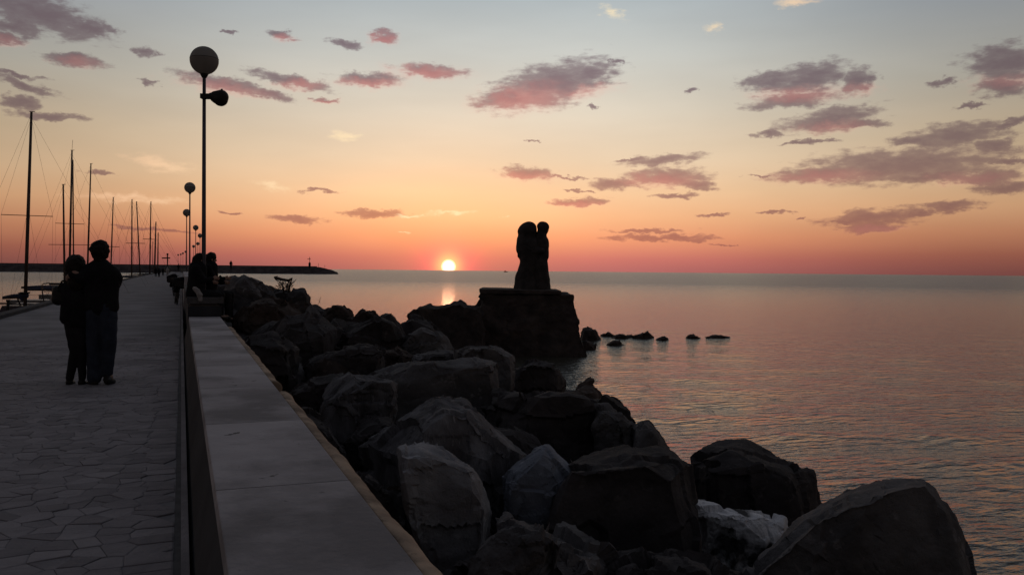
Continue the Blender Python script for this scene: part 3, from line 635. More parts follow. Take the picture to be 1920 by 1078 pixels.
for y0, y1, n, lab, grp in zones:
    for i in range(n):
        Y = y0+(y1-y0)*(i+rg.random())/n; X = rg.uniform(1.3, 8.8 if Y < 28 else 4.5); s = rg.uniform(.7, 1.5) if Y < 28 else rg.uniform(1.2, 2.2)
        z = max(hill(X, Y)-.42, SEA-.1) if Y < 28 else (.45-(X-1)*.4)
        v = CM.transposed() @ Vector((X, Y, z-EYE)); ppx = 960-F*v.x/v.z if v.z < -.5 else -1
        if X > 5.8 and Y > 13 and Y < 28: continue
        ppy = 539+F*v.y/v.z if v.z < -.5 else 2000
        if Y < 28 and ppx > (870 if ppy < 760 else 1000+(ppy-760)*1.9) : continue
        if X > 6.0: continue
        o = bpy.data.objects.new('rubble_stone', rg.choice(protos)); COL.objects.link(o)
        o.location = (X+(off(Y) if Y > 75 else 0), Y, z); o.rotation_euler = (rg.uniform(0, 6), rg.uniform(0, 6), rg.uniform(0, 6)); o.scale = (s, s*rg.uniform(.8, 1.2), s*rg.uniform(.6, .9))
        tag(o, lab, 'rock', grp)

# ------------------------------------------------------------------ pedestal ruin and statue
def solid(name, polyf, d0, d1, mat, parent, L_=.12, amp=.05, freq=1.2, step=.05, seed=3):
    """a block whose front and back outlines are given"""
    bm = bmesh.new(); a = [bm.verts.new(P(x, y, d0)) for x, y in polyf]
    c = Vector((sum(p[0] for p in polyf)/len(polyf), 0, 0))
    bvs = []
    for v in a:
        dirv = (CM @ Vector((0, 0, -1))); dirv.z = 0; dirv.normalize()
        bvs.append(bm.verts.new(v.co+dirv*(d1-d0)))
    n = len(a); bm.faces.new(a); bm.faces.new(bvs[::-1])
    for i in range(n): bm.faces.new((a[i], bvs[i], bvs[(i+1) % n], a[(i+1) % n]))
    bmesh.ops.triangulate(bm, faces=bm.faces); bmesh.ops.recalc_face_normals(bm, faces=bm.faces)
    rough_mesh(bm, L_, amp, freq, seed, 7, step)
    me = bpy.data.meshes.new(name); bm.to_mesh(me); bm.free(); return link(name, me, mat, parent, True)
ped = thing('statue_pedestal', P(985, 660, 36), 'broad crumbling dark masonry block standing in the water under the statue', 'pedestal')
solid('masonry_body', [(903, 551), (1076, 553), (1079, 577), (1084, 600), (1090, 635), (1101, 662), (1104, 700), (850, 700), (868, 650), (866, 610), (888, 592), (893, 583), (902, 574), (906, 563), (899, 557)], 34.2, 38.2, 'ruin', ped, .14, .07, 1.4, .07)
solid('top_slab', [(898, 542), (1052, 545.5), (1053, 552), (906, 551), (899, 549)], 34.15, 38.0, 'ruin', ped, .12, .012, 2, .0)
led = solid('ruined_ledge', [(764, 598), (766, 590), (776, 580), (800, 577), (818, 578), (838, 575), (850, 569), (862, 571), (870, 577), (895, 579), (905, 590), (905, 690), (770, 690), (752, 640)], 32.5, 35, 'ruin', None, .14, .08, 1.4, .08, 9)
tag(led, 'low ragged masonry ledge in the water left of the statue pedestal', 'ruin')

def blob(name, parts, voxel, mat, parent=None, smooth=6, amp=0.0, freq=3.0, at=Vector((0, 0, 0))):
    """parts: capsules (a, b, ra, rb[, squash]) fused by a voxel remesh into ONE surface"""
    mb = MB()
    for p in parts:
        a, b, ra, rb = Vector(p[0]), Vector(p[1]), p[2], p[3]; ax = b-a; ln = ax.length
        if ln < 1e-4: ax = Vector((0, 0, 1)); ln = 0
        prof = [(max(ra*math.cos(R(t)), 1e-4), ra*math.sin(R(t))) for t in range(-90, 1, 15)]+[(max(rb*math.cos(R(t)), 1e-4), ln+rb*math.sin(R(t))) for t in range(0, 91, 15)]
        sub_ = MB().lathe((0, 0, 0), prof, 14, ax.normalized())
        vs = [Vector(v) for v in sub_.v]
        if len(p) > 4:
            n = Vector(p[4]); k = n.length; n = n.normalized(); vs = [v-n*v.dot(n)*(1-k) for v in vs]
        mb.add([a+v for v in vs], sub_.f)
    o = mb.build(name+'_tmp', None)
    m = o.modifiers.new('r', 'REMESH'); m.mode = 'VOXEL'; m.voxel_size = voxel
    s = o.modifiers.new('s', 'SMOOTH'); s.iterations = smooth; s.factor = .5
    dg = bpy.context.evaluated_depsgraph_get(); me = bpy.data.meshes.new_from_object(o.evaluated_get(dg)); old = o.data
    bpy.data.objects.remove(o); bpy.data.meshes.remove(old); me.name = name
    if amp:
        nrm = [v.normal.copy() for v in me.vertices]
        for v, n in zip(me.vertices, nrm): v.co += n*noise.fractal(v.co*freq, 1, 2, 5)*amp
    o = link(name, me, mat, parent, True); return o
# statue: two embracing figures in long robes, heads together
SD = 36.0; spx = SD/F
so_ = P(999, 546, SD)
rgt = CM @ Vector((1, 0, 0)); fwd = CM @ Vector((0, 0, -1)); fwd.z = 0; fwd.normalize()
def S(px, py, dy=0.0): return P(px, py, SD+dy)
statue = thing('statue', so_, 'dark stone statue of two embracing robed figures with touching heads', 'statue')
blob('larger_figure', [(S(990, 434), S(990, 437), .41, .39), (S(978, 434), S(980, 440), .18, .2), (S(992, 462), S(994, 500), .50, .42), (S(984, 452), S(984, 468), .36, .36), (S(990, 500), S(988, 545), .40, .60), (S(982, 520), S(982, 548), .36, .42),
     (S(977, 462, -.1), S(979, 476, -.1), .16, .16), (S(996, 472, -.3), S(1016, 470, -.35), .17, .15), (S(975, 480), S(978, 470, -.2), .14, .14)], .05, 'statue', statue, 3, .035, 1.6)
blob('smaller_figure', [(S(1018, 427), S(1018, 430), .27, .25), (S(1014, 440), S(1013, 450), .24, .28), (S(1014, 455), S(1016, 478), .34, .32), (S(1010, 485), S(1012, 500), .34, .36), (S(1011, 505), S(1014, 545), .40, .46), (S(1024, 470), S(1022, 462), .13, .16),
     (S(1018, 540), S(1020, 548), .34, .34), (S(1008, 474, -.3), S(990, 466, -.4), .13, .12)], .05, 'statue', statue, 3, .035, 1.6)

# ------------------------------------------------------------------ far breakwater, its light and the distant boat
def breakwater():
    a = P(-700, 509, 470); a.z = SEA; b = P(636, 513.6, 585); b.z = SEA
    t = thing('breakwater', (a+b)/2, 'long dark rubble breakwater across the harbour mouth in the distance', 'breakwater')
    ax = (b-a); ln = ax.length; ax.normalize(); nr = Vector((-ax.y, ax.x, 0)); n = 360
    rows = [(-14, -.5), (-10, 1.4), (-5.5, 4.4), (-3.5, 4.7), (4, 4.7), (9, 3), (14, -.5)]
    vs = []; fs = []
    for i in range(n+1):
        s = ln*i/n; e = ln-s; fz = min(1, (e/13.0)**.6) if e > 0 else 0
        for j, (o_, z) in enumerate(rows):
            jit = noise.noise(Vector((s*.12, j*3.3, 0)))*.9+noise.noise(Vector((s*.5, j*5.3, 4)))*.5
            if j in (3, 4): jit *= .35
            vs.append(a+ax*s+nr*(o_*max(fz, .15)+jit)+Vector((0, 0, z*fz+(jit*.5 if z > 0 else 0)-(.6 if e <= 0 else 0))))
    m = len(rows)
    for i in range(n):
        for j in range(m-1): fs.append((i*m+j, (i+1)*m+j, (i+1)*m+j+1, i*m+j+1))
    MB().add(vs, fs).build('rubble_mound', 'mole', t)
    mb = MB(); Mx = Matrix((( ax.x, nr.x, 0, a.x), (ax.y, nr.y, 0, a.y), (0, 0, 1, SEA), (0, 0, 0, 1)))
    mb.box((0, -1.2, 4.3), (ln-15, 1.4, 5.3), Mx).build('parapet_wall', 'mole', t)
    for x_, h in ((597, 3.0), (609, 1.8)):
        pb = P(x_, 503, 575); pb.z = SEA+4.4; MB().tube([pb, pb+Vector((0, 0, h))], .10, 6).build('marker_post', 'iron', t)
breakwater()
def beacon(px, ybase, ytop, d, label):
    b = P(px, ybase, d); H = (ybase-ytop)/F*d; t = thing('harbour_beacon', b, label, 'beacon', 'harbour entrance beacons')
    r = H*.115
    MB().lathe(b, [(r*1.05, -1), (r, 0), (r, H*.36), (r*1.15, H*.37), (r*.7, H*.45), (r*.3, H*.50)], 8).build('tower', 'iron', t)
    MB().tube([b+Vector((0, 0, H*.48)), b+Vector((0, 0, H))], H*.028, 6).build('mast', 'iron', t)
    w = H*.18; c = b+Vector((0, 0, H*.82))
    MB().tube([c-rgt*w*1.25, c+rgt*w*.6], H*.03, 6).build('crossbar', 'iron', t)
    MB().lathe(b+Vector((0, 0, H*.98)), sphere_prof(H*.045, 6), 8).build('lantern', 'iron', t)
beacon(580.5, 500.5, 482.5, 568, 'small dark light beacon with a crossbar on the tip of the far breakwater')
beacon(314, 520, 476, 262, 'dark light beacon with a crossbar at the far end of the pier')
c = P(948, 508.6, 2200); c.z = SEA; t = thing('fishing_boat', c, 'tiny distant fishing boat on the horizon right of the sun', 'boat')
MB().add([c+Vector(v) for v in ((-4, -1.2, -.3), (4, -1.2, -.3), (4, 1.2, -.3), (-4, 1.2, -.3), (-5, -1.6, 1.4), (6, -1.6, 1.9), (6, 1.6, 1.9), (-5, 1.6, 1.4))], [(0, 1, 5, 4), (1, 2, 6, 5), (2, 3, 7, 6), (3, 0, 4, 7), (4, 5, 6, 7)]).build('hull', 'hull_dark', t)
MB().box(c+Vector((-3, -1, 1.4)), c+Vector((0, 1, 3.6))).build('wheelhouse', 'hull_dark', t); MB().tube([c+Vector((1, 0, 1.4)), c+Vector((1, 0, 6))], .15, 6).build('mast', 'mast', t)

# ------------------------------------------------------------------ street lamps
LH = 5.92; lb = P(383, 114, 18.3)
def lamp(with_flood):
    t = thing('street_lamp', (0, 0, 0), '-', 'street lamp', 'globe lamps along the sea wall')
    MB().tube([(0, 0, -1.0), (0, 0, 2.2), (0, 0, LH-.28)], [.05, .045, .036], 14).build('pole', 'pole', t, True)
    MB().lathe((0, 0, -.1), [(.11, -.9), (.11, .05), (.075, .08), (.055, .30), (.048, .32)], 14).build('base_sleeve', 'pole', t, True)
    g = MB().lathe((0, 0, LH), sphere_prof(.297, 24), 40).build('globe', 'globe', t, True)
    MB().lathe((0, 0, LH+.035), [(.2945, -.004), (.2985, -.003), (.2985, .003), (.2945, .004)], 40).build('seam', 'iron', g, True)
    MB().lathe((0, 0, LH-.33), [(.045, -.04), (.07, 0), (.09, .045), (.05, .06)], 16).build('collar', 'iron', t, True)
    return t
l1 = lamp(True)
l1.location = (lb.x, lb.y, lb.z-LH); l1['label'] = 'nearest and tallest looking globe street lamp, with a floodlight clamped to its pole'
for cobj in l1.children: cobj.matrix_parent_inverse = Matrix()
pts = [(356, 352, 'globe lamp second nearest, standing clear left of the nearest pole'), (350, 399, 'third globe lamp, its globe half behind the second pole'), (367, 427, 'fourth globe lamp, between the second pole and nearest pole'),
       (375, 442, 'fifth globe lamp, its globe touching the left of the nearest pole'), (371, 457, 'sixth globe lamp, small globe above the seated woman\'s head'), (363, 462, 'seventh globe lamp, tiny globe just right of the second pole'),
       (348, 472, 'eighth globe lamp, tiny, partly behind the third pole'), (343, 475, 'ninth globe lamp, tiny, rightmost of the far three on the left'), (339, 477, 'tenth globe lamp, tiny, middle of the far three on the left'), (334, 478, 'farthest globe lamp, tiny, leftmost of the whole row')]
def tree_copy(o, parent=None):
    c = o.copy(); COL.objects.link(c); c.parent = parent
    for ch in o.children: tree_copy(ch, c)
    return c
for i, (x, y, lab) in enumerate(pts):
    d = 4.44*F/(539-31-(960-x)*.0095-y); q = P(x, y, d)
    o = tree_copy(l1); o.location = (q.x, q.y, q.z-LH); o['label'] = lab
# floodlight on the first lamp (a part of it)
fz = LH+(114-181)/F*18.3
def fl(dx, dz, dy=0.0): return l1.location+Vector((0, 0, fz))+rgt*(dx/F*18.3)-Vector((0, 0, dz/F*18.3))+fwd*dy
flo = blob('floodlight', [(fl(13, -1), fl(22, 2), .07, .13), (fl(22, 1), fl(32, 1), .13, .155), (fl(30, 4), fl(31, 5), .155, .155)], .012, 'iron', l1, 3)
flo.matrix_parent_inverse = Matrix.Translation(-l1.location)
f2 = MB().box((-.045, -.09, -.07), (.05, .09, .07), Matrix.Translation(fl(45, 3.5)) @ Matrix.Rotation(-YAW, 4, 'Z')).build('rear_cap', 'iron', flo)
f2.matrix_parent_inverse = Matrix.Translation(-l1.location)
f3 = MB().lathe(fl(31, 7), sphere_prof(.155, 10, -90, 0), 24).build('lens', 'glass', flo, True); f3.matrix_parent_inverse = Matrix.Translation(-l1.location)
f4 = MB().tube([fl(14, -6), fl(14, -12), fl(17, -16), fl(20, -13), fl(20, -7)], .006, 6).build('cable', 'iron', flo, True); f4.matrix_parent_inverse = Matrix.Translation(-l1.location)
f5 = MB().box((-.11, -.075, -.05), (.17, .075, .05), Matrix.Translation(fl(4, 0)) @ Matrix.Rotation(-YAW, 4, 'Z')).tube([fl(33, -11), fl(33, -14)], .022, 8).build('bracket', 'iron', l1); f5.matrix_parent_inverse = Matrix.Translation(-l1.location)

# ------------------------------------------------------------------ sailing boats behind the quay
def sailboat(label, top, base, d, Ls=9.0, w0=.09, w1=.05, spreads=(), hull='hull_pale', mast2=None, boom=None, wires=True, hd=95, antenna=0, hullshift=0.0):
    """top, base: pixels of the mast; d: distance"""
    T = P(*top, d); Bq = P(*base, d); Bz = SEA+1.0
    dirm = (T-Bq)/(T.z-Bq.z); foot = Bq+dirm*(Bz-Bq.z)
    t = thing('sailing_boat', (foot.x, foot.y, SEA), label, 'sailing boat', 'sailing boats moored along the quay')
    hv = Vector((math.sin(R(hd)), math.cos(R(hd)), 0)); sv = Vector((hv.y, -hv.x, 0)); o0 = Vector((foot.x, foot.y, SEA))+hv*(Ls*.1+hullshift)
    st = [(-.5, .62, .05), (-.3, .9, -.1), (0, 1, -.15), (.25, .78, -.1), (.42, .32, .1), (.5, .02, .55)]
    vs = []; fs = []; bw = Ls*.15
    for u, wd, k in st:
        c_ = o0+hv*(u*Ls); fb = .85+(.25 if u > .3 else 0)
        for a, z in ((-1, fb), (-.92, .35), (-.4, -.25), (.4, -.25), (.92, .35), (1, fb)): vs.append(c_+sv*(a*wd*bw)+Vector((0, 0, z)))
    for i in range(5):
        for j in range(6): fs.append((i*6+j, i*6+(j+1) % 6, (i+1)*6+(j+1) % 6, (i+1)*6+j))
    fs += [tuple(range(6)), tuple(range(35, 29, -1))]
    me = MB().add(vs, fs).mesh('hull'); bm = bmesh.new(); bm.from_mesh(me); bmesh.ops.recalc_face_normals(bm, faces=bm.faces); bm.to_mesh(me); bm.free(); link('hull', me, hull, t)
    cb_ = []
    for u, wd, z in ((-.22, .5, .85), (-.2, .46, 1.3), (.12, .4, 1.25), (.24, .25, .95)):
        cb_ += [o0+hv*u*Ls-sv*wd*bw+Vector((0, 0, .8)), o0+hv*u*Ls-sv*wd*bw*.85+Vector((0, 0, z)), o0+hv*u*Ls+sv*wd*bw*.85+Vector((0, 0, z)), o0+hv*u*Ls+sv*wd*bw+Vector((0, 0, .8))]
    MB().add(cb_, [(i*4+j, i*4+(j+1) % 4, i*4+4+(j+1) % 4, i*4+4+j) for i in range(3) for j in range(4)]+[(0, 1, 2, 3), (15, 14, 13, 12)]).build('cabin', hull, t)
    MB().tube([foot, (foot+T)/2, T], [w0, w0*.95, w1], 10).build('mast', 'mast', t, True)
    if mast2:
        a2 = P(*mast2[0], d+1.5); b2 = P(*mast2[1], d+1.5); MB().tube([b2+(b2-a2).normalized()*1.0, a2], .05, 8).build('mizzen_mast', 'mast', t, True)
    ends = []
    for (xl, yl), (xr, yr) in spreads:
        a_ = P(xl, yl, d); b_ = P(xr, yr, d); MB().tube([a_, b_], .022*max(1, d/60), 6).build('spreader', 'mast', t); ends.append((a_, b_))
    rw = .0045*max(1, d/60)
    if wires:
        mb = MB(); low = Vector((foot.x, foot.y, SEA+.85))
        if ends:
            a_, b_ = ends[0]
            for e, sg in ((a_, -1), (b_, 1)):
                mb.tube([T-(T-foot)*.03, e, low+(e-foot)*.95-Vector((0, 0, (e-foot).z*.95))], rw, 4)
                mb.tube([foot+(T-foot)*.52, low+(e-foot)*.75-Vector((0, 0, (e-foot).z*.75))], rw, 4)
        mb.tube([T-Vector((0, 0, .3)), o0+hv*(Ls*.49)+Vector((0, 0, 1.1))], rw, 4).tube([T-Vector((0, 0, .1)), o0-hv*(Ls*.49)+Vector((0, 0, .9))], rw, 4)
        mb.build('rigging', 'wire', t)
    if antenna: MB().tube([T, T+Vector((.05, 0, antenna))], .012, 5).build('antenna', 'wire', t)
    MB().tube([T-rgt*.10, T+rgt*.18], .02, 5).build('masthead', 'mast', t)
    bf_ = foot+Vector((0, 0, .75))
    if boom: ba, bb = boom
    else: ba = bf_; bb = bf_-hv*Ls*.33
    MB().tube([ba, bb], .05, 8).build('boom', 'mast', t, True); MB().tube([ba+Vector((0, 0, .09)), ba*.4+bb*.6+Vector((0, 0, .10)), bb+Vector((0, 0, .06))], [.13, .10, .05], 8).build('sail_cover', 'canvas', t, True)
    # pulpit at the bow
    q = o0+hv*(Ls*.36)+Vector((0, 0, 1.0)); q2 = o0+hv*(Ls*.5)+Vector((0, 0, 1.1)); mb = MB(); zz = Vector((0, 0, .6))
    mb.tube([q-sv*bw*.5, q-sv*bw*.5+zz, q2+zz, q+sv*bw*.5+zz, q+sv*bw*.5], .016*max(1, d/70), 5).build('pulpit', 'wire', t)
    return t
dA = 46.0
sailboat('sailing boat with the tallest mast, nearest the left edge of the photo', (59, 210), (47, 575), dA, 9.5, .092, .06, [((2, 402.5), (99, 406))], 'hull_dark', boom=(P(52, 557, dA), P(5, 559.5, dA)))
sailboat('sailing boat with a short mast topped by a small vane, left of the woman', (118.5, 346), (121, 520), 60, 7.5, .075, .05, [])
sailboat('two masted sailing boat with wide cross spreaders behind the woman', (135, 282), (131, 480), 66, 10, .085, .055, [((104, 418.5), (158, 420.5)), ((91, 458.5), (172, 459.5))], mast2=((136.5, 300), (137.8, 478)), antenna=.8)
sailboat('sailing boat whose mast rises left of the man\'s head', (170.5, 307), (164.5, 492), 79, 9.5, .085, .05, [])
sailboat('sailing boat whose mast rises right above the man\'s right shoulder', (212.5, 370), (208, 500), 104, 9, .085, .055, [((196, 462.5), (224, 463))])
sailboat('sailing boat with an upright mast just right of the man', (247.5, 374), (247, 500), 140, 11, .12, .08, [((236, 456), (258, 456))], 'hull_dark')
sailboat('sailing boat with a mast leaning left, next to the upright one', (256, 378), (262, 500), 150, 11, .12, .08, [((250, 456), (272, 456.5))])
sailboat('sailing boat with the last tall mast before the beacon', (283, 378), (281, 500), 190, 13, .16, .1, [((268, 448), (291, 449))], 'hull_dark')
sailboat('far sailing boat with a thick medium mast left of the beacon', (292.4, 416), (290, 503), 200, 12, .2, .12, [])
sailboat('far sailing boat with a short mast nearest the beacon', (296.6, 436), (295.8, 503), 215, 12, .17, .1, [])
sailboat('faint far sailing boat with the shortest mast behind the others', (286.3, 453), (286.6, 503), 280, 11, .10, .08, [], wires=False)
# bow rail of the boat moored bow to the quay beside the couple, and the davit post at the far left
rb = P(96, 572, 30.5); t = thing('motor_boat', (rb.x, rb.y, SEA), 'small boat at the quay with a bent tube rail showing left of the woman', 'boat')
def rp(x, y, d=30.5): return P(x, y, d)
MB().tube([rp(82, 566), rp(79.5, 548), rp(78, 536), rp(81, 532.2), rp(90, 531), rp(108, 531.5)], .022, 6).tube([rp(80, 538), rp(83, 547), rp(98, 546)], .014, 6).tube([rp(77, 553), rp(77, 566)], .010, 6).tube([rp(84, 555), rp(92, 554.5), rp(92.5, 562)], .014, 6).tube([rp(88, 549), rp(87, 557), rp(92, 548)], .008, 6).tube([rp(54, 543), rp(78, 544)], .006, 5).tube([rp(54, 553), rp(77, 554)], .006, 5).build('rail', 'mast', t, True)
hv = Vector((math.sin(R(100)), math.cos(R(100)), 0)); sv = Vector((hv.y, -hv.x, 0)); o0 = Vector((rb.x, rb.y, SEA))-hv*2.2; vs = []
for u, wd, zz in ((-2.2, .9, 1.15), (0, 1.1, 1.2), (1.6, .7, 1.5), (2.4, .1, 1.85)):
    for a, z in ((-1, zz), (-.75, .2), (.75, .2), (1, zz)): vs.append(o0+hv*u+sv*a*wd+Vector((0, 0, z-.3)))
MB().add(vs, [(i*4+j, i*4+(j+1) % 4, i*4+4+(j+1) % 4, i*4+4+j) for i in range(3) for j in range(4)]+[(0, 1, 2, 3), (15, 14, 13, 12)]).build('hull', 'hull_dark', t)
t = thing('mooring_davit', rp(15, 590, 30), 'dark crane like davit post at the quay edge on the far left', 'davit')
MB().tube([rp(14, 592, 30), rp(14.5, 575, 30), rp(16, 563, 30)], [.045, .05, .05], 8).build('post', 'iron', t, True)
MB().tube([rp(-20, 569, 30), rp(8, 569, 30), rp(23, 569.5, 30)], [.03, .03, .02], 8).build('arm', 'iron', t, True)
MB().box((-.06, -.06, -.04), (.06, .06, .04), Matrix.Translation(rp(15.5, 564, 30))).build('head_block', 'iron', t)
# winch gear and furled cloth at the foot of the tall mast (on that boat's deck)
t = thing('deck_winch', P(42, 575, dA), 'bundle of deck gear at the foot of the tallest mast', 'boat gear')
MB().tube([P(33, 560, dA), P(39, 574, dA), P(42, 584, dA)], .045, 6).build('strut', 'iron', t)
blob('furled_cloth', [(P(35.5, 549, dA), P(36.5, 557, dA), .04, .12), (P(38, 556, dA), P(42, 562, dA), .13, .08)], .03, 'canvas', t, 2, .02, 5)
MB().box((-.22, -.2, -.04), (.22, .2, .04), Matrix.Translation(P(47, 549, dA))).build('crosstree', 'iron', t)
MB().tube([P(52, 550, dA), P(49, 566, dA)], .02, 5).tube([P(42, 552, dA), P(41, 562, dA)], .02, 5).build('brace', 'iron', t)

# ------------------------------------------------------------------ people
def hand(parts, wrist, dirv, side, s=1.0):
    """palm and five bent fingers appended to a list of capsules"""
    d = Vector(dirv).normalized(); sd_ = Vector(side).normalized(); nrm = d.cross(sd_)
    palm = Vector(wrist)+d*.045*s; parts.append((wrist, palm+d*.035*s, .026*s, .036*s))
    for i, ln in enumerate((.07, .078, .072, .056)):
        b_ = palm+d*.035*s+sd_*(.03-.02*i)*s; m_ = b_+d*ln*.55*s+nrm*.006*s; parts.append((b_, m_, .009*s, .0085*s)); parts.append((m_, m_+d*ln*.35*s+nrm*.022*s, .0085*s, .0075*s))
    tb = Vector(wrist)+d*.02*s+sd_*.028*s; parts.append((tb, tb+d*.035*s+sd_*.025*s, .011*s, .010*s)); parts.append((tb+d*.035*s+sd_*.025*s, tb+d*.06*s+sd_*.028*s+nrm*.01*s, .010*s, .009*s))
def head(parts, c, fd, r=.1, s=1.0):
    """head with chin, nose, lips and ears; fd = the way it looks"""
    fd = Vector(fd).normalized(); sd_ = fd.cross(Vector((0, 0, 1))).normalized(); c = Vector(c); z = Vector((0, 0, 1))
    parts += [(c+z*.03, c+z*.01+fd*.01, .092*s, .09*s), (c-z*.03+fd*.02, c-z*.085+fd*.045, .07*s, .042*s), (c+fd*.088+z*.0, c+fd*.112-z*.03, .010*s, .016*s), (c+fd*.086-z*.06-sd_*.015, c+fd*.086-z*.06+sd_*.015, .012*s, .012*s)]
    for k in (-1, 1): parts += [(c+sd_*k*.088+z*.012, c+sd_*k*.09-z*.03, .016*s, .012*s), (c+sd_*k*.03+fd*.076+z*.012, c+sd_*k*.034+fd*.076+z*.012, .015*s, .015*s)]
def eyes(c, fd, parent):
    fd = Vector(fd).normalized(); sd_ = fd.cross(Vector((0, 0, 1))).normalized()
    for k in (-1, 1): MB().lathe(Vector(c)+fd*.083+sd_*k*.032+Vector((0, 0, .008)), sphere_prof(.012, 8), 10).build('eye', 'glass', parent, True)
# standing couple, seen from behind; A(px,py) gives places in their plane
DM = 10.75
def A(px, py, dy=0.0): return P(px, py, DM+dy)
zd = Vector((0, 0, -1)); gz = .0
man = None
pts_ = []
headc = A(188, 474); head(pts_, headc, fwd+rgt*.15)
pts_ += [(A(188, 488), A(188, 500), .056, .062), (A(174, 506), A(204, 506), .075, .075), (A(188, 512), A(188, 560), .135, .13, fwd*.72), (A(183, 570), A(196, 570), .13, .13, fwd*.75),
         (A(167, 507), A(152, 520, -.12), .055, .048), (A(152, 520, -.12), A(140, 512, -.14), .045, .034),
         (A(210, 508), A(222, 522, .06), .055, .045), (A(222, 522, .06), A(212, 545, .16), .042, .032),
         (A(179, 575), A(175, 640), .10, .07), (A(175, 640), A(178, 706), .065, .045), (A(201, 575), A(205, 640), .10, .07), (A(205, 640), A(200, 700, .05), .065, .045),
         (A(178, 708), A(171, 714, -.02), .045, .04), (A(200, 702, .05), A(206, 706, .05), .045, .04)]
hand(pts_, A(140, 512, -.14), A(131, 518, -.14)-A(140, 512, -.14), (0, 0, 1)); hand(pts_, A(212, 545, .16), A(200, 552, .2)-A(212, 545, .16), (0, 0, 1))
man = blob('person', pts_, .009, 'skin', None, 4); tag(man, 'tall man in a black jacket and jeans, arm round the woman, seen from behind', 'person')
blob('hair', [(headc+Vector((0, 0, .05))-fwd*.012, headc+Vector((0, 0, .04))-fwd*.02, .112, .11), (headc-fwd*.035-Vector((0, 0, .0)), headc-fwd*.035-Vector((0, 0, .065)), .10, .066), (headc+rgt*-.06+Vector((0, 0, .07)), headc+rgt*-.10+Vector((0, 0, .045)), .06, .04), (headc+Vector((0, 0, .09))+rgt*.03, headc+Vector((0, 0, .09))-rgt*.05, .062, .06), (headc+rgt*.05+Vector((0, 0, .03)), headc+rgt*.06-Vector((0, 0, .03)), .06, .05)], .012, 'hair', man, 2, .014, 22)
jk = [(A(188, 493), A(188, 503), .085, .105), (A(170, 511), A(206, 511), .10, .10, fwd*.85), (A(188, 512), A(188, 570), .185, .185, fwd*.72), (A(178, 520), A(176, 574), .14, .14, fwd*.85), (A(200, 520), A(204, 574), .13, .125, fwd*.85), (A(172, 577), A(206, 577), .095, .095),
      (A(165, 510), A(152, 522, -.12), .088, .068), (A(152, 522, -.12), A(135, 516, -.14), .066, .05),
      (A(209, 511), A(221, 521, .04), .085, .07), (A(221, 521, .04), A(213, 545, .14), .07, .05), (A(214, 520), A(213, 570), .07, .06)]
blob('jacket', jk, .014, 'black_cloth', man, 4, .010, 7)
tr = [(A(179, 575), A(176, 640), .115, .095), (A(176, 640), A(177, 706), .095, .075), (A(202, 575), A(205, 640), .115, .092), (A(205, 640), A(201, 698, .05), .09, .07), (A(180, 576), A(203, 576), .115, .115, fwd*.85), (A(176, 680), A(177, 708), .082, .088)]
blob('jeans', tr, .013, 'jeans', man, 3, .008, 9)
for a, b in (((178, 715), (168, 721)), ((201, 711), (209, 715))):
    blob('shoe', [(A(a[0], a[1], .0), A(b[0]-2 if b[0] < 190 else b[0]+1, b[1], .16), .052, .046), (A(a[0], a[1]+3, -.03), A(b[0], b[1]+2, .1), .045, .042)], .011, 'leather', man, 3)
# woman
pts_ = []; hw = A(142, 501); head(pts_, hw, fwd+rgt*.3, s=.93)
pts_ += [(A(142, 514), A(142, 524), .045, .05), (A(132, 531), A(153, 531), .06, .06), (A(142, 536), A(141, 575), .11, .10, fwd*.75), (A(137, 592), A(147, 592), .12, .12, fwd*.85),
         (A(127, 532), A(114, 548), .045, .038), (A(114, 548), A(122, 566, .12), .036, .028), (A(157, 532), A(170, 548), .045, .04), (A(170, 548), A(178, 560, .2), .036, .028),
         (A(135, 600), A(139, 655), .085, .058), (A(139, 655), A(131, 708), .052, .036), (A(150, 600), A(152, 655), .085, .058), (A(152, 655), A(154, 708), .052, .036)]
hand(pts_, A(122, 566, .12), A(130, 572, .14)-A(122, 566, .12), (0, 0, 1), .9); hand(pts_, A(178, 560, .2), A(188, 560, .2)-A(178, 560, .2), (0, 0, 1), .9)
wom = blob('person', pts_, .009, 'skin', None, 4); tag(wom, 'woman in a dark coat and slim trousers leaning on the man, seen from behind', 'person')
blob('hair', [(hw+Vector((0, 0, .045)), hw+Vector((0, 0, .03))-fwd*.02, .118, .115), (hw-fwd*.04, A(143, 532, -.07), .115, .10), (hw-rgt*.05-Vector((0, 0, .02)), A(132, 530, -.04), .085, .06), (hw+rgt*.06-Vector((0, 0, .02)), A(152, 528, -.04), .085, .06)], .012, 'hair', wom, 3, .012, 16)
blob('coat', [(A(142, 518), A(142, 530), .08, .10), (A(131, 534), A(155, 534), .08, .08), (A(142, 538), A(142, 585), .145, .155, fwd*.8), (A(132, 545), A(129, 595), .10, .105), (A(150, 560), A(150, 600), .13, .13), (A(126, 598), A(150, 602), .075, .075), (A(138, 585), A(140, 604), .15, .12, fwd*.85),
      (A(127, 536), A(114, 549), .066, .056), (A(114, 549), A(121, 565, .1), .056, .042), (A(158, 536), A(170, 548), .06, .055), (A(170, 548, .05), A(177, 559, .18), .055, .042)], .013, 'black_cloth', wom, 4, .008, 8)
blob('trousers', [(A(134, 602), A(141, 655), .095, .07), (A(141, 655), A(131, 709), .066, .048), (A(150, 602), A(153, 655), .095, .068), (A(153, 655), A(154, 709), .064, .046), (A(135, 602), A(150, 602), .1, .1)], .012, 'dark_trousers', wom, 3, .006, 9)
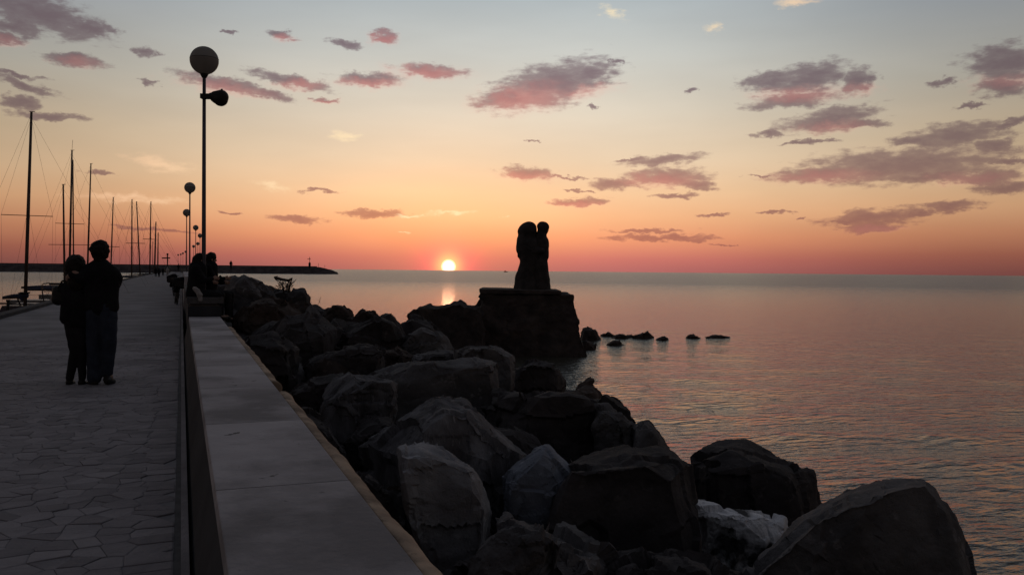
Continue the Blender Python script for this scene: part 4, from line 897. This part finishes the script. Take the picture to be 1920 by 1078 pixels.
for a, b in (((130, 716), (133, 718)), ((153, 716), (156, 720))):
    blob('shoe', [(A(a[0], a[1], 0), A(b[0]+3, b[1], .14), .045, .038), (A(a[0]-1, a[1]+2, 0), A(b[0], b[1]+1, .08), .038, .036)], .011, 'leather', wom, 3)
bagc = A(112, 552, .0)
bag = blob('handbag', [(A(109, 545, .02), A(110, 560, .02), .07, .085), (A(118, 548, .02), A(118, 560, .02), .08, .085), (A(103, 541, .02), A(108, 542, .02), .028, .05)], .013, 'leather', None, 3, .008, 9); tag(bag, 'dark bulging handbag hanging at the standing woman\'s left side', 'handbag')
MB().tube([A(106, 545, -.01), A(116, 528, -.06), A(130, 520, -.09)], .012, 6).build('strap', 'leather', bag)

# seated couple on the raised slab, facing the sea; feet over the outer side
DS = 18.15
def Q(px, py, dy=0.0): return P(px, py, DS+dy)
rx = Vector((1, 0, 0))
def seated(cx, htop, dy, facing, kx, footy, label, jacket, hairlong, up=1.0):
    ps = []; hc = Q(cx, htop+12, dy); head(ps, hc, facing)
    hip = Q(cx-4, 552, dy); sh = Q(cx-1, 503, dy); kn = Q(kx, 553, dy-.02); ft = Q(kx-1, footy, dy)
    sv_ = fwd
    ps += [(Q(cx-1, 492, dy), sh, .052, .06), (sh-sv_*.15, sh+sv_*.15, .065, .065), (sh, hip, .13, .14), (hip-sv_*.07, kn-sv_*.09, .095, .065), (hip+sv_*.09, kn+sv_*.08, .095, .065), (kn-sv_*.09, ft-sv_*.08, .06, .042), (kn+sv_*.08, ft+sv_*.09, .06, .042), (ft-sv_*.08, ft-sv_*.08+rx*.14, .04, .03), (ft+sv_*.09, ft+sv_*.09+rx*.14, .04, .03)]
    el_ = Q(cx+8, 526, dy-.16); hn = Q(cx+24, 522, dy-.10); ps += [(sh-sv_*.16, el_, .05, .04), (el_, hn, .038, .03)]; hand(ps, hn, rx, (0, 0, 1))
    el2 = Q(cx+8, 528, dy+.2); hn2 = Q(cx+22, 530, dy+.12); ps += [(sh+sv_*.16, el2, .05, .04), (el2, hn2, .038, .03)]; hand(ps, hn2, rx, (0, 0, 1))
    o = blob('person', ps, .010, 'skin', None, 3); tag(o, label, 'person')
    eyes(hc, facing, o)
    hp = [(hc+Vector((0, 0, .05)), hc-facing*.03+Vector((0, 0, .03)), .112, .11), (hc-facing*.05, hc-facing*.05-Vector((0, 0, .05)), .09, .07)]
    if hairlong: hp += [(hc-facing*.05, Q(cx-4, 508, dy-.06), .11, .10)]
    blob('hair', hp, .013, 'hair', o, 2, .012, 18)
    jp = [(Q(cx-2, 496, dy), sh, .085, .10), (sh-sv_*.15, sh+sv_*.15, .10, .10), (sh-rx*.02, hip-rx*.02, .185, .19), (sh-sv_*.17, el_, .078, .065), (el_, hn, .062, .048), (sh+sv_*.17, el2, .078, .065), (el2, hn2, .062, .048), (Q(cx-6, 525, dy), hip-rx*.05, .18, .19)]
    blob('jacket', jp, .015, jacket, o, 3, .01, 7)
    blob('trousers', [(hip-sv_*.08, kn-sv_*.09, .125, .085), (hip+sv_*.09, kn+sv_*.08, .125, .085), (kn-sv_*.09, ft-sv_*.08, .082, .062), (kn+sv_*.08, ft+sv_*.09, .082, .062)], .014, 'dark_trousers', o, 3, .006, 9)
    for s_ in (-.08, .09): blob('shoe', [(ft+sv_*s_-Vector((0, 0, .02)), ft+sv_*s_+rx*.17-Vector((0, 0, .035)), .05, .042)], .012, 'leather', o, 2)
    return o
seated(374, 476, .25, (rx+fwd*.6).normalized(), 412, 594, 'woman with long dark hair sitting on the raised wall left of the lamp pole', 'black_cloth', True)
seated(396, 474, .75, (rx+fwd*.15).normalized(), 430, 598, 'man in profile sitting on the raised wall right of the lamp pole, facing the sea', 'black_cloth', False)
bg2 = blob('shoulder_bag', [(Q(365, 541, -.12), Q(370, 545, -.12), .045, .055), (Q(370, 545, -.12), Q(375, 553, -.12), .05, .055), (Q(374, 552, -.12), Q(376, 562, -.12), .05, .045)], .012, 'pale_cloth', None, 3, .012, 8); tag(bg2, 'pale cloth bag on the raised wall behind the seated woman', 'bag')

# far walkers, the beacon crowd and the angler: small figures with parts merged into clothes
def farperson(px, py_feet, h_px, d, label, coat='black_cloth', seat=False, group=None):
    ft = P(px, py_feet, d); H = h_px/F*d; k = H/1.72; g = Vector; q = []
    z = lambda a, x=0, y=0: ft+rgt*x*k+fwd*y*k+g((0, 0, a*k))
    hc = z(1.60); q += [(hc, hc-g((0, 0, .03*k)), .095*k, .085*k), (z(1.48), z(1.42), .05*k, .06*k), (z(1.38, -.14), z(1.38, .14), .07*k, .07*k), (z(1.36), z(.95), .15*k, .15*k), (z(.92, -.08), z(.5, -.1), .09*k, .07*k), (z(.5, -.1), z(.06, -.11, .05), .07*k, .05*k), (z(.92, .08), z(.5, .1), .09*k, .07*k), (z(.5, .1), z(.06, .12, -.08), .07*k, .05*k),
        (z(1.38, -.18), z(1.1, -.25), .055*k, .045*k), (z(1.1, -.25), z(.86, -.2, .1), .045*k, .04*k), (z(1.38, .18), z(1.1, .25), .055*k, .045*k), (z(1.1, .25), z(.86, .2, .1), .045*k, .04*k), (z(.04, -.11), z(.04, -.11, .18), .045*k, .04*k), (z(.04, .12, -.1), z(.04, .12, .1), .045*k, .04*k)]
    o = blob('person', q, .03*k, coat, None, 2); return tag(o, label, 'person', group)
farperson(314, 521, 21, 130, 'distant walker in a pale top in front of the pier beacon', 'pale_cloth')
farperson(298, 522, 20, 135, 'distant dark walker near the quay, farthest left of the walkers')
farperson(305.5, 519, 17, 160, 'distant dark walker between the pale walker and the quay')
farperson(292, 520, 19, 140, 'distant dark walker at the foot of the thick far masts')
farperson(334.5, 509, 14.5, 190, 'lone tiny walker under the farthest lamps')
an = farperson(433, 506, 18, 92, 'angler standing on the far rocks right of the seated couple')
rd = MB().tube([P(436, 496, 92), P(428.5, 500, 91)], .02, 5).build('fishing_rod', 'iron'); tag(rd, 'short fishing rod held by the angler on the far rocks', 'fishing rod')

# ------------------------------------------------------------------ bicycles leaning on the wall
def bicycle(px, py, d, lean, label, yaw_=0.0, basket=True):
    b = P(px, py, d); t = thing('bicycle', b, label, 'bicycle', 'bicycles leaning against the wall')
    Mx = Matrix.Translation(b) @ Matrix.Rotation(R(yaw_), 4, 'Z') @ Matrix.Rotation(R(lean), 4, 'Y')
    f_ = lambda x, y, z: Mx @ Vector((x, y, z))
    for yy in (0, 1.05):
        w = MB().tube([f_(0, yy+.33*math.cos(a*math.pi/12), .34+.33*math.sin(a*math.pi/12)) for a in range(24)], .022, 8, True).build('wheel', 'rubber', t, True)
        sp = MB()
        for a in range(12): sp.tube([f_(0, yy, .34), f_(0, yy+.32*math.cos(a*math.pi/6), .34+.32*math.sin(a*math.pi/6))], .003, 4)
        sp.build('spokes', 'wire', w)
    MB().tube([f_(0, 0, .34), f_(0, .12, .72), f_(0, .18, .92)], .018, 8).build('fork', 'iron', t)
    MB().tube([f_(0, .15, .80), f_(0, .62, .70), f_(0, .52, .30), f_(0, .15, .72)], .017, 8).tube([f_(0, .52, .30), f_(0, .68, .88)], .015, 8).tube([f_(0, .52, .30), f_(0, 1.05, .34), f_(0, .62, .72)], .011, 6).build('frame', 'iron', t)
    MB().tube([f_(-.29, .32, 1.0), f_(-.25, .2, 1.02), f_(0, .14, 1.0), f_(.25, .2, 1.02), f_(.29, .32, 1.0)], .015, 8).build('handlebar', 'iron', t, True)
    MB().tube([f_(0, .58, .93), f_(0, .72, .945), f_(0, .84, .96)], [.03, .06, .075], 10).build('saddle', 'leather', t, True)
    MB().lathe(f_(0, .52, .30), [(.08, -.01), (.08, .01)], 16, Mx.to_3x3() @ Vector((1, 0, 0))).build('chainring', 'iron', t)
    MB().tube([f_(-.12, .42, .22), f_(-.05, .42, .22), f_(-.05, .62, .38), f_(.05, .62, .38), f_(.12, .62, .38)], .012, 6).build('pedals', 'iron', t)
    if basket:
        m = MB(); q = [(-.17, -.02, .72), (.17, -.02, .72), (.2, -.3, .72), (-.2, -.3, .72), (-.2, .0, .97), (.2, .0, .97), (.24, -.34, .97), (-.24, -.34, .97)]
        m.add([f_(*v) for v in q], [(0, 1, 2, 3), (0, 4, 5, 1), (1, 5, 6, 2), (2, 6, 7, 3), (3, 7, 4, 0)]).build('basket', 'iron', t)
        blob('basket_load', [(f_(-.12, -.16, .93), f_(.10, -.16, .97), .15, .17), (f_(-.16, -.12, .80), f_(.12, -.14, .78), .12, .13), (f_(-.1, .1, .55), f_(.02, .1, .8), .1, .12)], .03, 'black_cloth', t, 2, .01, 8)
bicycle(331.5, 571, 34.3, 7, 'bicycle nearest the seated couple with a loaded front basket', 4)
bicycle(326.5, 555, 43.5, -5, 'bicycle farther along with its basket, just left of the first', -6)

# ------------------------------------------------------------------ dry bush and twig on the rocks
def bush():
    b0 = P(535, 546, 24.2); t = thing('dry_bush', b0, 'leafless dry bush with a bent dead branch on the skyline rocks', 'bush'); rg = random.Random(5)
    pl = lambda x, y, o_=0: P(x, y, 24.2)+fwd*o_
    MB().tube([pl(514.5, 519), pl(517, 521), pl(528, 524), pl(541, 526), pl(547, 522.5), pl(548, 521)], [.03, .05, .045, .04, .03, .012], 6).tube([pl(517, 521), pl(520, 517)], .012, 5).tube([pl(516, 523), pl(522, 528)], [.02, .01], 5).build('dead_branch', 'wood', t, True)
    MB().tube([pl(532, 550), pl(531, 540), pl(528, 530)], [.03, .025, .012], 6).tube([pl(541, 549), pl(543, 535), pl(547, 524)], [.035, .03, .015], 6).tube([pl(543, 535), pl(552, 528), pl(556, 523)], [.02, .012, .004], 5).tube([pl(536, 548), pl(540, 533), pl(541, 526)], [.02, .018, .01], 5).build('stem', 'wood', t, True)
    m = MB()
    for i in range(150):
        s = pl(rg.uniform(522, 548), rg.uniform(530, 546), rg.uniform(-.2, .2)); e = s+Vector((rg.uniform(-.09, .09), rg.uniform(-.08, .08), rg.uniform(.0, .13))); m.tube([s, (s+e)/2+Vector((rg.uniform(-.02, .02), 0, 0)), e], [.007, .005, .002], 4)
    tag(m.build('twigs', 'wood', t), kind='stuff')
bush()
tw = MB().tube([P(595, 573, 22), P(599, 567, 22), P(600, 561, 22), P(602, 556, 22)], [.01, .008, .006, .003], 5).build('twig', 'wood', smooth=True); tag(tw, 'single thin bare twig sticking up from the skyline rocks right of the bush', 'twig')
